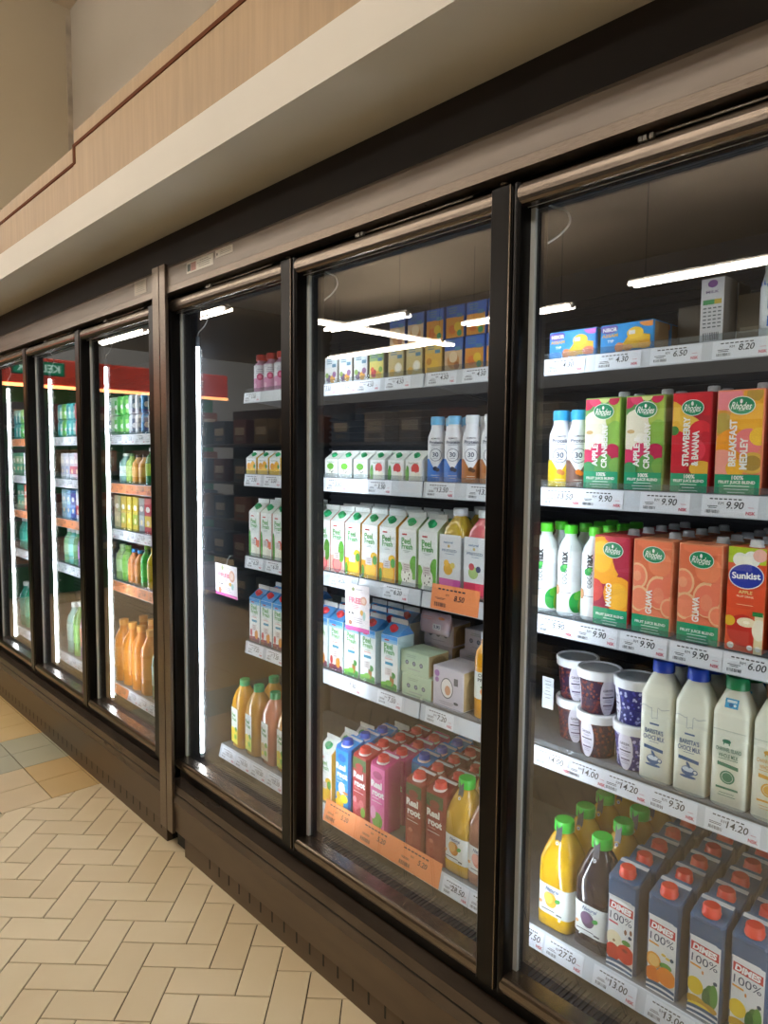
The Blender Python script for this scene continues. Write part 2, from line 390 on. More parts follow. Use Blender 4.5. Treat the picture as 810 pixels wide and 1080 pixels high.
def case(name, label, X0, X1, doors, shelf_units, zs, rail_h, x_inner0, x_inner1):
    xm = (X0 + X1) / 2; root = empty(name, (xm, .3, 0)); tag(root, label, 'fridge', 'glass-door drinks fridges along the wall')
    P = lambda n, mb, par=root: obj(n, mb, par, world=(par is root))
    # body shell: back, top, floor and end walls of the tank
    b = MB(); b.box(X0, X1, .70, .76, .20, 2.085, M_BACK); b.box(X0, X1, .02, .76, 2.01, 2.085, M_INNER); b.box(X0, X1, .03, .76, .20, .262, M_INNER)
    b.box(X0, x_inner0, .02, .76, .20, 2.085, M_INNER); b.box(x_inner1, X1, .02, .76, .20, 2.085, M_INNER)
    b.box(X0, X1, -.005, .03, .205, .312, M_BLACK)             # recess under the doors
    b.box(X0, X1, .0, .03, 1.976, 2.085, M_BLACK)
    P('body', b)
    for k in range(7):
        pass
    lv = MB()
    for k in range(60):
        z = .45 + k * .025; lv.box(x_inner0, x_inner1, .690, .70, z, z + .012, M_BACK)
    P('back_grille', lv)
    # header: rolled face with a lower lip
    h = MB(); h.prism([(-.060, 2.026), (-.060, 2.085), (-.052, 2.096), (.0, 2.098), (.0, 2.026)], X0, X1, M_HEAD)
    P('header', h)
    l = MB(); l.prism([(-.063, 2.003), (-.063, 2.024), (-.058, 2.0265), (-.02, 2.0265), (-.02, 2.003)], X0, X1, M_STEEL)
    P('header_lip', l)
    # ledge, front panel, kick plate
    g = MB(); g.prism([(-.066, .203), (-.051, .255), (-.002, .2551), (-.002, .195), (-.060, .195)], X0, X1, M_LEDGE)
    g.prism([(-.0600, .2285), (-.0590, .2315), (-.055, .232), (-.055, .228)], X0, X1, M_BLACK)
    P('ledge', g)
    P('front_panel', MB().prism([(-.054, .082), (-.065, .202), (-.03, .202), (-.03, .082)], X0, X1, M_BASE))
    kx0 = X0 + (.10 if X0 > -3 else 0)
    k = MB(); k.box(kx0, X1, -.042, -.020, .0, .083, M_BASE); k.box(X0, X1, -.02, .6, .0, .2, M_BLACK)
    P('kick_plate', k)
    vm = MB(); x = X1 - .05
    while x > X0 + .26:
        vm.box(x, x + .006, -.0427, -.041, .034, .070, M_BLACK); x -= .0627
    v = P('vent_slots', vm); v['kind'] = 'stuff'
    bounds = sorted({d[0] for d in doors} | {d[1] for d in doors})
    for L, R in doors: door(root, L, R)
    # mullion posts and tube lights behind every left stile
    for i, x in enumerate(bounds):
        m = MB(); m.box(x - .012, x + .016, .004, .056, .262, 2.01, M_DARK); P('mullion', m)
    for i, x in enumerate(bounds[:-1]):
        t = MB(); cx = x + (.008 if x < -2 else -.010); cy = .067
        t.loft([(.335, .0065, .0065, 2), (1.842, .0065, .0065, 2)], M_LED, 12, (cx, cy)); o = P('lamp_tube', t)
        e = MB(); e.loft([(.322, .0075, .0075, 2), (.337, .0075, .0075, 2)], M_FOAM, 12, (cx, cy)); e2 = MB(); e2.loft([(1.84, .0075, .0075, 2), (1.875, .0075, .0075, 2)], mat('#9aa7b5', .3), 12, (cx, cy))
        obj('end_cap', e, o); obj('end_cap', e2, o)
        c = MB(); pts = [(cx, cy, 1.875), (cx + .01, cy, 1.892), (cx + .045, cy, 1.905), (cx + .070, cy, 1.925), (cx + .062, cy, 1.95), (cx + .03, cy, 1.966), (cx + .0, cy, 1.985)]
        Q = []
        for k_ in range(len(pts) - 1):
            for s_ in range(4):
                t_ = s_ / 4; p0 = Vector(pts[max(k_ - 1, 0)]); p1 = Vector(pts[k_]); p2 = Vector(pts[k_ + 1]); p3 = Vector(pts[min(k_ + 2, len(pts) - 1)])
                Q.append(.5 * ((2 * p1) + (p2 - p0) * t_ + (2 * p0 - 5 * p1 + 4 * p2 - p3) * t_ ** 2 + (3 * p1 - p0 - 3 * p2 + p3) * t_ ** 3))
        Q.append(Vector(pts[-1])); c.tube(Q, .0022, mat('#d8d8d8', .4)); obj('cable', c, o)
    shelves = {}
    for ui, (a, bb) in enumerate(shelf_units):
        for si, z in enumerate(zs):
            s = MB()
            s.box(a + .002, bb - .002, .155, .64, z - .006, z, M_SHELF)
            s.box(a + .002, bb - .002, .155, .162, z - .03, z, M_SHELF)
            for bx in (a + .004, bb - .010): s.prism([(.17, z - .006), (.66, z - .006), (.66, z - .075), (.60, z - .075), (.17, z - .028)], bx, bx + .004, M_SHELF)
            so = P('shelf', s); rh = rail_h[si]
            zt = z - .001; zb = zt - rh
            r = MB(); r.prism([(.1555, zt), (.152, zt), (.148, zb), (.1555, zb)], a + .001, bb - .001, M_RAIL)
            obj('price_rail', r, so)
            f = MB(); f.prism([(.156, z + .0), (.156, z + .013), (.1575, z + .013), (.1575, z + .0)], a + .002, bb - .002, M_CLEAR); obj('front_lip', f, so)
            shelves[(ui, si)] = so
    return root, shelves

DX = .735
dR = [(-2.335, -1.600), (-1.600, -.865), (-.865, -.130), (-.130, .605)]
dL = [(-5.370, -4.635), (-4.635, -3.900), (-3.900, -3.165), (-3.165, -2.432)]
ZR = [1.672, 1.388, 1.096, .786, .347]; RH = [.036, .042, .042, .043, .046]
ZL = [1.545, 1.318, 1.100, .852, .347]; RL = [.046, .046, .046, .05, .046]
caseR, shR = case('drinks_fridge', 'near dark bronze glass-door fridge stocked with juice cartons and milk bottles', -2.36, .66, dR,
                  [(-2.155, -1.285), (-1.280, -.405), (-.400, .56)], ZR[:4], RH[:4], -2.345, .64)
caseL, shL = case('drinks_fridge', 'far dark bronze glass-door fridge stocked with colourful cans and bottles', -5.42, -2.40, dL,
                  [(-5.36, -4.40), (-4.395, -3.42), (-3.415, -2.45)], ZL[:4], RL[:4], -5.40, -2.43)
# bottom decks
for (root, sh, us) in ((caseR, shR, [(-2.335, -1.285), (-1.280, -.405), (-.400, .60)]), (caseL, shL, [(-5.38, -4.40), (-4.395, -3.42), (-3.415, -2.45)])):
    for ui, (a, b) in enumerate(us):
        s = MB(); z = .347; s.box(a, b, .155, .68, z - .02, z, M_SHELF)
        for k in range(int((b - a) / .012)): s.box(a + k * .012, a + k * .012 + .006, .06, .15, .268, .272, mat('#1d1e21', .5))
        so = obj('bottom_deck', s, root, world=True)
        obj('price_rail', MB().prism([(.1555, z), (.152, z), (.140, z - .047), (.144, z - .047)], a + .002, b - .002, M_RAIL), so); sh[(ui, 4)] = so
# steel cover strips on the joint between the two cases, with the maker's stickers
js = MB()
for (a, b) in ((-2.392, -2.344), (-2.338, -2.297)):
    js.prism([(-.071, .082), (-.071, 2.10), (-.060, 2.10), (-.060, .082)], a, b, M_STEEL)
o = obj('joint_cover', js, caseR, world=True)
stk = Art(.17, .034); stk.rect(-.085, .085, 0, .034, '#d8d2c4').rect(-.080, -.058, .006, .028, '#39443a').rect(-.056, -.022, .004, .030, '#a97a6e')
stk.lines(.03, .026, .09, 4, .006, .002, '#857c70')
obj('rating_sticker', stk.build(MB().box(-2.16, -1.99, -.0606, -.0599, 2.043, 2.077, mat('#d8d2c4', .4)), lambda u, v, o: (-2.075 + u, -.0608 - o, 2.043 + v)), caseR, world=True)
stk = Art(.10, .022); stk.rect(-.05, .05, 0, .022, '#d9d3c6').rect(-.044, -.036, .006, .013, '#3a3530').lines(.01, .016, .07, 3, .005, .0015, '#8b8377')
obj('rating_sticker', stk.build(MB().box(-1.975, -1.875, -.0606, -.0599, 2.058, 2.080, mat('#d9d3c6', .4)), lambda u, v, o: (-1.925 + u, -.0608 - o, 2.058 + v)), caseR, world=True)
stk = Art(.10, .05); stk.rect(-.05, .05, 0, .05, '#b7ad9d').lines(0, .042, .08, 6, .0065, .002, '#8d8477')
obj('rating_sticker', stk.build(MB().box(-2.56, -2.46, -.0606, -.0599, 2.035, 2.085, mat('#b7ad9d', .4)), lambda u, v, o: (-2.51 + u, -.0608 - o, 2.035 + v)), caseL, world=True)

# ------------------------------------------------------------------ price labels on the rails
_PL = {}
def price_mesh(price, kind='white', wdt=.10, hgt=.036, nsk=True):
    k = (price, kind, wdt, hgt, nsk)
    if k in _PL: return _PL[k]
    bg = {'white': '#dfe4ec', 'orange': '#f0925a'}[kind]; ink = '#30343c'
    A = Art(wdt, hgt, .25); A.rect(-wdt / 2, wdt / 2, 0, hgt, bg)
    s = min(hgt / .036, 1.15)
    for q in range(7): A.rect(-wdt * .36 + q * wdt * .085, -wdt * .36 + q * wdt * .085 + wdt * .06, hgt * .80, hgt * .86, ink); A.L -= 1
    A.L += 1
    A.text('RM', -wdt * .15, hgt * .62, .005 * s, ink, bold=.0)
    A.text(price, wdt * .10, hgt * .55, .0125 * s, ink, bold=.012, shear=.18)
    A.lines(-wdt * .30, hgt * .46, wdt * .24, 2, .003, .0012, ink)
    A.bars(-wdt * .42, hgt * .13, wdt * .26, hgt * .16, ink)
    if nsk and kind == 'white': A.text('NSK', wdt * .38, hgt * .2, .006 * s, '#c2405a', bold=.03); A.rect(wdt * .33, wdt * .43, hgt * .45, hgt * .47, '#c2405a')
    mb = MB(); mb.box(-wdt / 2, wdt / 2, .0002, .0008, 0, hgt, mat(bg, .25)); A.build(mb, flat())
    _PL[k] = mb.mesh('price_label'); return _PL[k]
def labels(shelf, z, rh, lst, kind='white', s_small=False, bottom=False):
    for (x, p, *r) in lst:
        kd = r[0] if r else kind; wd = r[1] if len(r) > 1 else .10
        o = bpy.data.objects.new('price_label', price_mesh(p, kd, wd, rh * .92 if kd == 'white' or s_small else .066)); COL.objects.link(o); o.parent = shelf
        pl = shelf.parent.location if shelf.parent else Vector()
        # the shelf mesh sits at world coordinates, so a child at (x,y,z) is in world units
        o.location = (x, (.1505 if not bottom else .1425) - .0035, z - .001 - rh * .96 + .0005)
        o.rotation_euler = ((-.11 if not bottom else -.25), 0, 0)
        if kd == 'orange': o['label'] = 'orange promotional price label'
LB = {  # (unit, shelf): list
 (0, 0): [(-2.10, '3.50'), (-1.69, '3.50'), (-1.60, '3.50'), (-1.50, '4.50'), (-1.38, '4.50')],
 (1, 0): [(-1.22, '4.50'), (-1.10, '4.50'), (-.86, '4.30'), (-.735, '4.30'), (-.615, '6.50'), (-.495, '8.20')],
 (0, 1): [(-2.10, '3.50'), (-1.98, '3.50'), (-1.64, '3.50'), (-1.45, '3.50')],
 (1, 1): [(-1.22, '13.50'), (-1.08, '13.50'), (-.858, '13.50'), (-.762, '9.90'), (-.625, '9.90'), (-.502, '9.90')],
 (0, 2): [(-2.09, '6.20'), (-1.97, '6.20'), (-1.62, '6.20'), (-1.38, '6.20')],
 (1, 2): [(-1.165, '8.50', 'orange', .16), (-.866, '5.90'), (-.765, '9.90'), (-.658, '9.90'), (-.552, '9.90'), (-.45, '6.00')],
 (0, 3): [(-2.09, '7.20'), (-1.97, '7.20'), (-1.57, '7.30'), (-1.40, '7.50')],
 (1, 3): [(-1.21, '7.20'), (-.862, '14.00'), (-.775, '14.00'), (-.685, '14.20'), (-.585, '9.30'), (-.47, '14.20')],
 (0, 4): [(-2.32 + .05, '10.50', 'white', .098), (-2.168, '10.50', 'white', .098), (-2.066, '10.50', 'white', .098), (-1.964, '10.50', 'white', .098), (-1.607, '5.20', 'orange', .164), (-1.442, '5.20', 'orange', .164), (-1.277, '5.20', 'orange', .164)],
 (1, 4): [(-1.14, '28.50', 'white', .088), (-1.05, '28.50', 'white', .085), (-.90, '7.50', 'white', .06), (-.815, '27.50'), (-.69, '13.00'), (-.57, '13.00'), (-.46, '13.00')],
}
for (u, s), l in LB.items(): labels(shR[(u, s)], ZR[s], RH[s], l, bottom=(s == 4))
for s in range(5):
    for u in range(3):
        us = [(-5.36, -4.40), (-4.395, -3.42), (-3.415, -2.45)][u]; x = us[0] + .08; l = []
        og = (u == 2 and s in (1, 3)) or (u == 1 and s == 2) or (u == 0 and s in (0, 2))
        while x < us[1] - .06:
            l.append((x, random.choice(['2.50', '3.20', '4.90']), 'orange' if og or (s == 4 and u == 2 and x < -3.12) else 'white', .108)); x += .112
        labels(shL[(u, s)], ZL[s], RL[s], l, s_small=True, bottom=(s == 4))
# ================================================================== PRODUCTS
ORD = ['', 'second', 'third', 'fourth', 'fifth', 'sixth', 'seventh', 'eighth', 'ninth', 'tenth']
DOORN = {5: 'nearest door', 4: 'second-nearest door', 3: 'third-nearest door', 2: 'fourth-nearest door', 1: 'fifth-nearest door', 0: 'leftmost door'}
SHN = ['top shelf', 'second shelf', 'middle shelf', 'fourth shelf', 'bottom deck']

def carton_body(mb, w, d, h, front, side, top, b=.0025):
    mb.bbox(-w / 2, w / 2, 0, d, 0, h, side, b)
    return mb
def brik(name, w, d, h, base, art, cap=True, capcol='#e6e9ea', capy=.78, capx=.28):
    P = Proto(name); m = mat(base, .45, 0.0, .35)
    mb = MB(); mb.bbox(-w / 2, w / 2, 0, d, 0, h, m, .0022)
    mb.prism([(d * .50, h), (d * .54, h + .0015), (d * .58, h)], -w / 2 + .002, w / 2 - .002, m)       # folded seam over the top
    P.part('body', mb)
    if art: P.part('printed_front', art.build(MB(), flat(0, 0)))
    if cap:
        c = MB(); cm = mat(capcol, .35)
        c.loft([(h, .013, .013, 2), (h + .002, .013, .013, 2), (h + .002, .0115, .0115, 2), (h + .012, .011, .011, 2), (h + .0135, .0095, .0095, 2)], cm, 20, (w * capx, d * capy), flute=.02)
        P.part('cap', c)
    return P
GRN = '#12986a'
def rhodes_art(w, h, base, fruits, words, band='FRUIT JUICE BLEND', hundred=True):
    A = Art(w - .004, h - .003)
    A.rect(-w / 2, w / 2, 0, h, base)
    for f in fruits: A.disc(f[0] * w, f[1] * h, f[2] * w, f[3], ry=(f[4] if len(f) > 4 else f[2]) * w, rot=f[5] if len(f) > 5 else 0, n=18)
    A.rect(-w / 2, w / 2, 0, h * .19, GRN)
    for t, x, yy, ln in words: A.text(t, x * w, yy * h, .0135, '#f4f2ea', rot=math.pi / 2, wid=ln * 1.08, bold=.035)
    if hundred: A.text('100%', .02 * w, h * .160, .008, '#f6f6f0', bold=.03)
    A.text(band, .0, h * .112, .0072, '#f2f4ee', wid=w * .78, bold=.03)
    A.lines(0, h * .075, w * .55, 3, .006, .0016, '#cfe8dc')
    A.disc(.04 * w, h * .845, w * .285, '#e9efe4', ry=w * .205, rot=-.06, n=28).disc(.04 * w, h * .845, w * .268, '#0c8a5c', ry=w * .188, rot=-.06, n=28)
    A.text('Rhodes', .04 * w, h * .842, .0135, '#f4f4ee', wid=w * .42, shear=.2, bold=.012, rot=-.06)
    A.text('Quality', .04 * w, h * .800, .0035, '#f4f4ee', bold=.01)
    A.disc(.03 * w, h * .885, .0025, '#f4f4ee', ry=.004)
    return A
rw, rh, rd = .083, .193, .060
F_apple = [(-.2, .62, .42, '#e7e0c8', .55), (-.35, .62, .10, '#caa86f', .05), (.38, .80, .30, '#a9c34a', .5), (.35, .55, .28, '#88b648', .45), (-.45, .95, .2, '#c22350'), (-.2, .98, .18, '#e0406a'), (.3, .98, .16, '#c8204c'),
           (.05, 1.0, .15, '#d5e08a'), (-.4, .34, .22, '#cc2a5a'), (-.1, .42, .20, '#d83866'), (.3, .40, .22, '#b81a48'), (.1, .3, .2, '#5f9c48'), (-.35, .22, .18, '#3f8f55'), (.42, .26, .2, '#78a948'), (-.08, .55, .13, '#f1ecdb')]
F_straw = [(-.1, .95, .4, '#d8232e', .3), (.4, .88, .3, '#cf1d2a'), (-.4, .75, .3, '#e8b83a', .5, .6), (.0, .68, .35, '#edc04a', .2, -.5), (.25, .6, .3, '#dd2a35'), (.38, .45, .25, '#c41b2c', .4), (-.35, .5, .3, '#d3202f'), (.1, .42, .3, '#e2394b'), (-.3, .3, .28, '#cc2030'), (.3, .24, .3, '#e9b23c', .2), (-.42, .62, .12, '#3a7d34')]
F_break = [(-.3, .93, .35, '#f08a92', .3), (.32, .95, .26, '#e8a62c', .26), (.3, .95, .17, '#b8943a'), (-.36, .68, .27, '#d9953c', .30), (-.36, .68, .20, '#b9a04a', .24), (.2, .72, .42, '#f4b12d', .4, .5), (-.1, .48, .4, '#f39b24', .35), (.2, .5, .3, '#f2807d', .3), (.42, .55, .2, '#f8c43a'), (-.35, .3, .35, '#f59f8e', .3), (.30, .30, .27, '#ddb04a', .24), (.30, .30, .19, '#a9873a', .17), (-.05, .25, .2, '#f3b52c')]
F_mango = [(-.25, .72, .50, '#f6a71c', .62, .2), (-.28, .76, .30, '#f9bb2f', .42), (.42, .8, .4, '#b3213f', .6), (.22, .36, .42, '#f5a41c', .46), (.2, .34, .30, '#f9b62d', .34), (-.45, .38, .24, '#d2473f', .3), (.1, .98, .3, '#c03348', .14)]
F_guava = [(-.38, .60, .27, '#f6c08f', .33), (-.38, .60, .22, '#f58a68', .28), (-.38, .60, .10, '#f7a37b', .13), (.18, .45, .32, '#f6c08f', .42), (.18, .44, .28, '#f47f62', .37), (.18, .42, .14, '#f5916f', .2), (-.30, .36, .27, '#f4bf8e', .33), (-.30, .36, .22, '#f68d69', .27),
           (.46, .55, .2, '#f27f5e', .3), (.44, .30, .2, '#f6b487', .24), (.44, .30, .16, '#f48764', .19), (.1, .96, .5, '#f58158', .16), (.2, .75, .3, '#f68b60', .3), (.0, .20, .3, '#f4825f', .16)]
P_apple = brik('juice_carton', rw, rd, rh, '#8fae55', rhodes_art(rw, rh, '#5f9e50', F_apple, [('APPLE &', -.17, .41, .058), ('CRANBERRY', .09, .47, .086)]))
P_straw = brik('juice_carton', .076, rd, rh, '#b5202c', rhodes_art(.076, rh, '#b5202c', F_straw, [('STRAWBERRY', -.10, .51, .088), ('& BANANA', .14, .44, .062)]))
P_break = brik('juice_carton', rw, rd, rh, '#e98a62', rhodes_art(rw, rh, '#f0936a', F_break, [('BREAKFAST', -.12, .49, .080), ('MEDLEY', .12, .39, .054)]))
P_mango = brik('juice_carton', rw, rd, rh, '#b83a3c', rhodes_art(rw, rh, '#a62540', F_mango, [('MANGO', -.05, .345, .046)], 'FRUIT JUICE BLEND', False))
P_guava = brik('juice_carton', rw, rd, rh, '#e58f68', rhodes_art(rw, rh, '#e9774f', F_guava, [('GUAVA', -.05, .34, .046)], 'FRUIT JUICE BLEND', False))
A = Art(.066, .195); A.rect(-.04, .04, 0, .2, '#e8532c').rect(-.04, .04, .165, .2, '#b7cf2e').disc(-.012, .172, .013, '#f2f1e4').disc(.008, .174, .015, '#f7f6ec').disc(.022, .182, .012, '#f0b8a8')
A.disc(-.002, .040, .028, '#c92420', ry=.030).disc(.004, .056, .017, '#f0e3bd', ry=.009).disc(-.026, .056, .010, '#e6b52a').disc(.004, .056, .006, '#fbf4dc', ry=.003).rect(.018, .040, 0, .075, '#efdcae').disc(.026, .045, .012, '#f7efd6', ry=.02).rect(.014, .032, .070, .078, '#1f7c3c')
A.disc(0, .142, .031, '#f4f2ee', ry=.024, rot=.08, n=30).disc(0, .142, .0292, '#2233a0', ry=.0222, rot=.08, n=30).text('Sunkist', 0, .143, .0125, '#ffffff', rot=.06, wid=.050, bold=.03)
A.text('APPLE', 0, .112, .0062, '#f6d98b', wid=.024).text('FRUIT DRINK', 0, .104, .0036, '#f8e6c0', wid=.030).lines(0, .088, .03, 1, .004, .001, '#f6c9a0').disc(-.022, .010, .006, '#f2eee6').disc(.012, .010, .005, '#f2eee6').disc(.026, .010, .005, '#f2eee6')
P_sunk = brik('juice_carton', .066, .066, .195, '#e0703f', A, capy=.4, capx=.1)

def lab_(*parts):
    t = ', '.join(p.strip(' ,') for p in parts if p)
    if len(t.split()) > 16: print('LONG', len(t.split()), t)
    return t
def col(P, x, y, z, n, dy, desc, cat, group, shelf, door, where='', rz=0, jit=.002, y0=0):
    for k in range(n):
        P.place(x + random.uniform(-jit, jit) * (k > 0), y + k * dy + y0, z, lab_(desc, where, (ORD[k] + ' back') if k else 'front', SHN[shelf], DOORN[door]), cat, group, rz + random.uniform(-.02, .02))
fy = .166
z = ZR[1]
# second shelf, nearest door
col(P_apple, -.774, fy, z, 3, .064, 'apple and cranberry carton by protein bottles', 'carton', 'juice cartons on the second shelf', 1, 5)
col(P_apple, -.680, fy, z, 3, .064, 'apple and cranberry carton by the strawberry one', 'carton', 'juice cartons on the second shelf', 1, 5)
col(P_straw, -.586, fy, z, 3, .064, 'strawberry and banana juice carton', 'carton', 'juice cartons on the second shelf', 1, 5)
col(P_break, -.497, fy, z, 3, .064, 'breakfast medley carton with passion fruit print', 'carton', 'juice cartons on the second shelf', 1, 5)
col(P_straw, -.405, fy, z, 2, .064, 'red juice carton at the right picture edge', 'carton', 'juice cartons on the second shelf', 1, 5)
z = ZR[2]
col(P_mango, -.742, fy, z, 5, .064, 'mango juice carton', 'carton', 'juice cartons on the middle shelf', 2, 5)
col(P_guava, -.652, fy, z, 5, .064, 'guava juice carton beside the mango one', 'carton', 'juice cartons on the middle shelf', 2, 5)
col(P_guava, -.557, fy, z, 5, .064, 'guava juice carton beside the apple drink', 'carton', 'juice cartons on the middle shelf', 2, 5)
col(P_sunk, -.472, fy, z, 4, .070, 'apple drink carton with a blue oval badge', 'carton', 'juice cartons on the middle shelf', 2, 5)
col(P_sunk, -.395, fy, z, 2, .070, 'apple drink carton at the right picture edge', 'carton', 'juice cartons on the middle shelf', 2, 5)

# ---- generic bottle
def bottle(name, secs, bodym, capm, capsecs, art=None, fn=None, step=.006, n=28, label_secs=None, labelm=None, extra=None):
    P = Proto(name); P.part('body', MB().loft(secs, bodym, n))
    if label_secs:
        mb = MB().loft(label_secs, labelm, n, cap=False)
        if art: art.build(mb, fn, step)
        P.part('label_sleeve', mb)
    elif art: P.part('printed_front', art.build(MB(), fn, step))
    P.part('cap', MB().loft(capsecs, capm, 24, flute=.012))
    if extra: extra(P)
    return P
def protein(lower, icon, capc):
    R = .0262; white = '#e4e5ea'
    A = Art(.080, .135, .35); A.rect(-.04, .04, 0, .06, lower)
    A.disc(0, .070, .0225, white, ry=.022, n=24).poly([(-.018, .058), (.018, .058), (.004, .036), (-.004, .036)], white)
    A.disc(0, .070, .0165, '#2c3a55').disc(0, .070, .0152, white).text('30', 0, .071, .012, '#2c3a55', bold=.02).lines(0, .061, .014, 1, .003, .001, '#2c3a55')
    A.text('Protein', 0, .103, .0085, '#54576a', wid=.036).text('KOMAYO', .0, .113, .0042, '#33394c', wid=.022).lines(0, .095, .026, 1, .003, .001, '#6b7080')
    A.disc(.0, .034, .006, icon).disc(.006, .031, .005, icon).lines(0, .016, .022, 2, .006, .0012, '#e9e2d8')
    s = [(0, .024, .024, 2), (.003, R, R, 2), (.045, R, R, 2), (.06, R * .96, R * .96, 2), (.10, R * .98, R * .98, 2), (.118, R * .95, R * .95, 2), (.138, .0175, .0175, 2), (.150, .0165, .0165, 2)]
    return bottle('protein_bottle', s, mat(white, .35), mat(capc, .35), [(.149, .0185, .0185, 2), (.168, .0185, .0185, 2), (.171, .0170, .0170, 2)], A, cyl(R, .0, .55), .005)
PB_y = protein('#e9c91d', '#d68a4e', '#35a8e0'); PB_br = protein('#7c5a50', '#e8832c', '#35a8e0'); PB_bl = protein('#3f7fd6', '#20304c', '#6db8e4'); PB_or = protein('#b4703a', '#5e3a20', '#dfe4e8')
z = ZR[1]; g = 'protein drink bottles on the second shelf'
col(PB_y, -.893, .195, z, 2, .058, 'yellow and white protein bottle, blue cap', 'bottle', g, 1, 5)
col(PB_br, -.846, .195, z, 2, .058, 'brown and white protein bottle, blue cap', 'bottle', g, 1, 5)
col(PB_bl, -1.272, .195, z, 3, .058, 'blue protein drink bottle beside the pink guava cartons', 'bottle', g, 1, 4)
col(PB_bl, -1.212, .195, z, 3, .058, 'blue protein bottle, right of the pair', 'bottle', g, 1, 4)
col(PB_or, -1.152, .195, z, 3, .058, 'orange-brown protein bottle with white cap', 'bottle', g, 1, 4)
col(PB_or, -1.092, .195, z, 2, .058, 'orange-brown protein bottle by the door frame', 'bottle', g, 1, 4)

# coconut water
A = Art(.085, .17, .3); A.disc(.022, .030, .017, '#2aa548', ry=.024).disc(.028, .046, .013, '#63bb3a', ry=.010, rot=.5).disc(.034, .022, .008, '#8fae3c', ry=.018).rect(-.02, .008, .0515, .0525, '#3a3f40')
A.disc(-.026, .056, .0075, '#b98352', ry=.012).disc(-.026, .056, .0055, '#d2a274', ry=.009)
A.text('coco', -.006, .0885, .0105, '#6b7378', rot=math.pi / 2, wid=.036, bold=-.005).text('max', -.006, .127, .0125, '#23282b', rot=math.pi / 2, wid=.038, bold=.03).lines(.006, .13, .002, 1, .002, .03, '#9aa2a4')
A.disc(-.010, .106, .008, '#2f9a4a', ry=.008).disc(-.005, .111, .005, '#5cb85a')
R = .0285
s = [(0, .025, .025, 2), (.004, R, R, 2), (.05, R, R, 2), (.08, R * .95, R * .95, 2), (.12, R, R, 2), (.148, R * .97, R * .97, 2), (.165, .022, .022, 2), (.178, .0135, .0135, 2), (.188, .0125, .0125, 2)]
P_coco = bottle('coconut_water_bottle', s, mat('#d9e3e4', .18), mat('#4fd02a', .35), [(.186, .0150, .0150, 2), (.204, .0150, .0150, 2), (.206, .0135, .0135, 2)], A, cyl(R, .002, .34), .005,
                label_secs=[(.004, R + .0003, R + .0003, 2), (.05, R + .0003, R + .0003, 2), (.08, R * .95 + .0003, R * .95 + .0003, 2), (.12, R + .0003, R + .0003, 2), (.148, R * .97 + .0003, R * .97 + .0003, 2)], labelm=mat('#e6eaec', .35))
col(P_coco, -.926, .200, ZR[2], 2, .062, 'white coconut water bottle nearest the mullion', 'bottle', 'coconut water bottles', 2, 5)
col(P_coco, -.862, .200, ZR[2], 4, .062, 'white coconut water bottle, middle column', 'bottle', 'coconut water bottles', 2, 5)
col(P_coco, -.800, .200, ZR[2], 4, .062, 'white coconut water bottle beside mango carton', 'bottle', 'coconut water bottles', 2, 5)

# milk
def milk(capc, ink, lines_, cup=False, sticker=False):
    w = .0345
    A = Art(.06, .19, .4)
    if cup:
        A.lines(0, .122, .032, 1, .004, .0035, ink).text("BARISTA'S", 0, .108, .0098, ink, wid=.038, bold=.02).text('CHOICE MILK', 0, .095, .0098, ink, wid=.044, bold=.02).lines(0, .086, .028, 1, .003, .001, ink)
        A.poly([(-.020, .078), (.020, .074), (.020, .067), (-.020, .071)], ink).disc(0, .050, .0135, ink, ry=.010).disc(0, .053, .0115, '#cfdbe6', ry=.005).disc(0, .038, .016, ink, ry=.003).disc(.014, .050, .005, ink).disc(.014, .050, .003, '#e9e9df').disc(0, .062, .003, ink, ry=.007, rot=.5)
        for k in range(16):
            u = -.030 + k * .004; v = .158 + .002 * math.sin(k) - (.022 if 6 <= k <= 8 else 0) ; A.rect(u, u + .0042, v, v + .0009, '#7f8d9c'); A.L -= 1
        for u in (-.0065, .0055): A.rect(u, u + .0008, .136, .158, '#7f8d9c')
        A.L += 1
    else:
        A.disc(-.004, .131, .008, ink, ry=.004).rect(-.010, -.008, .124, .130, ink).rect(.000, .002, .124, .130, ink)
        A.text('CHANNEL ISLAND', 0, .115, .0075, ink, wid=.046, bold=.015).text('WHOLE MILK', 0, .103, .0080, ink, wid=.036, bold=.02).lines(0, .096, .040, 1, .003, .0012, ink)
        A.poly([(-.019, .090), (.019, .086), (.019, .079), (-.019, .083)], ink).disc(0, .062, .0135, ink, ry=.013, n=26).disc(0, .062, .0105, '#dfe4d6', ry=.010).disc(0, .062, .0095, ink, ry=.009).rect(-.020, .020, .038, .042, ink).lines(0, .030, .034, 2, .005, .001, ink)
        A.rect(-.030, .030, .152, .1528, '#8fa39a')
    s = [(0, w * .9, w * .9, 4.5), (.004, w, w, 5), (.182, w, w, 5), (.191, w * .95, w * .95, 4.4), (.216, w * .68, w * .68, 3.0), (.226, .0195, .0195, 2), (.232, .019, .019, 2)]
    def ex(P):
        if sticker:
            S = Art(.024, .018, .3); S.rect(-.012, .012, 0, .018, '#32a4d8').rect(-.009, .009, .0105, .0155, '#dff0f8').disc(-.001, .006, .004, '#1c5f98').disc(.006, .006, .0025, '#e6f4f9')
            P.part('neck_sticker', S.build(MB(), lambda u, v, o: (u, -.0316 + v * .37 - o, .196 + v * .93)), 'blue sticker')
    return bottle('milk_bottle', s, mat('#e9ead9', .28), mat(capc, .35), [(.228, .0210, .0210, 2), (.231, .0215, .0215, 2), (.250, .0210, .0210, 2), (.252, .0190, .0190, 2)], A, flat(0, -w), None, 40, extra=ex)
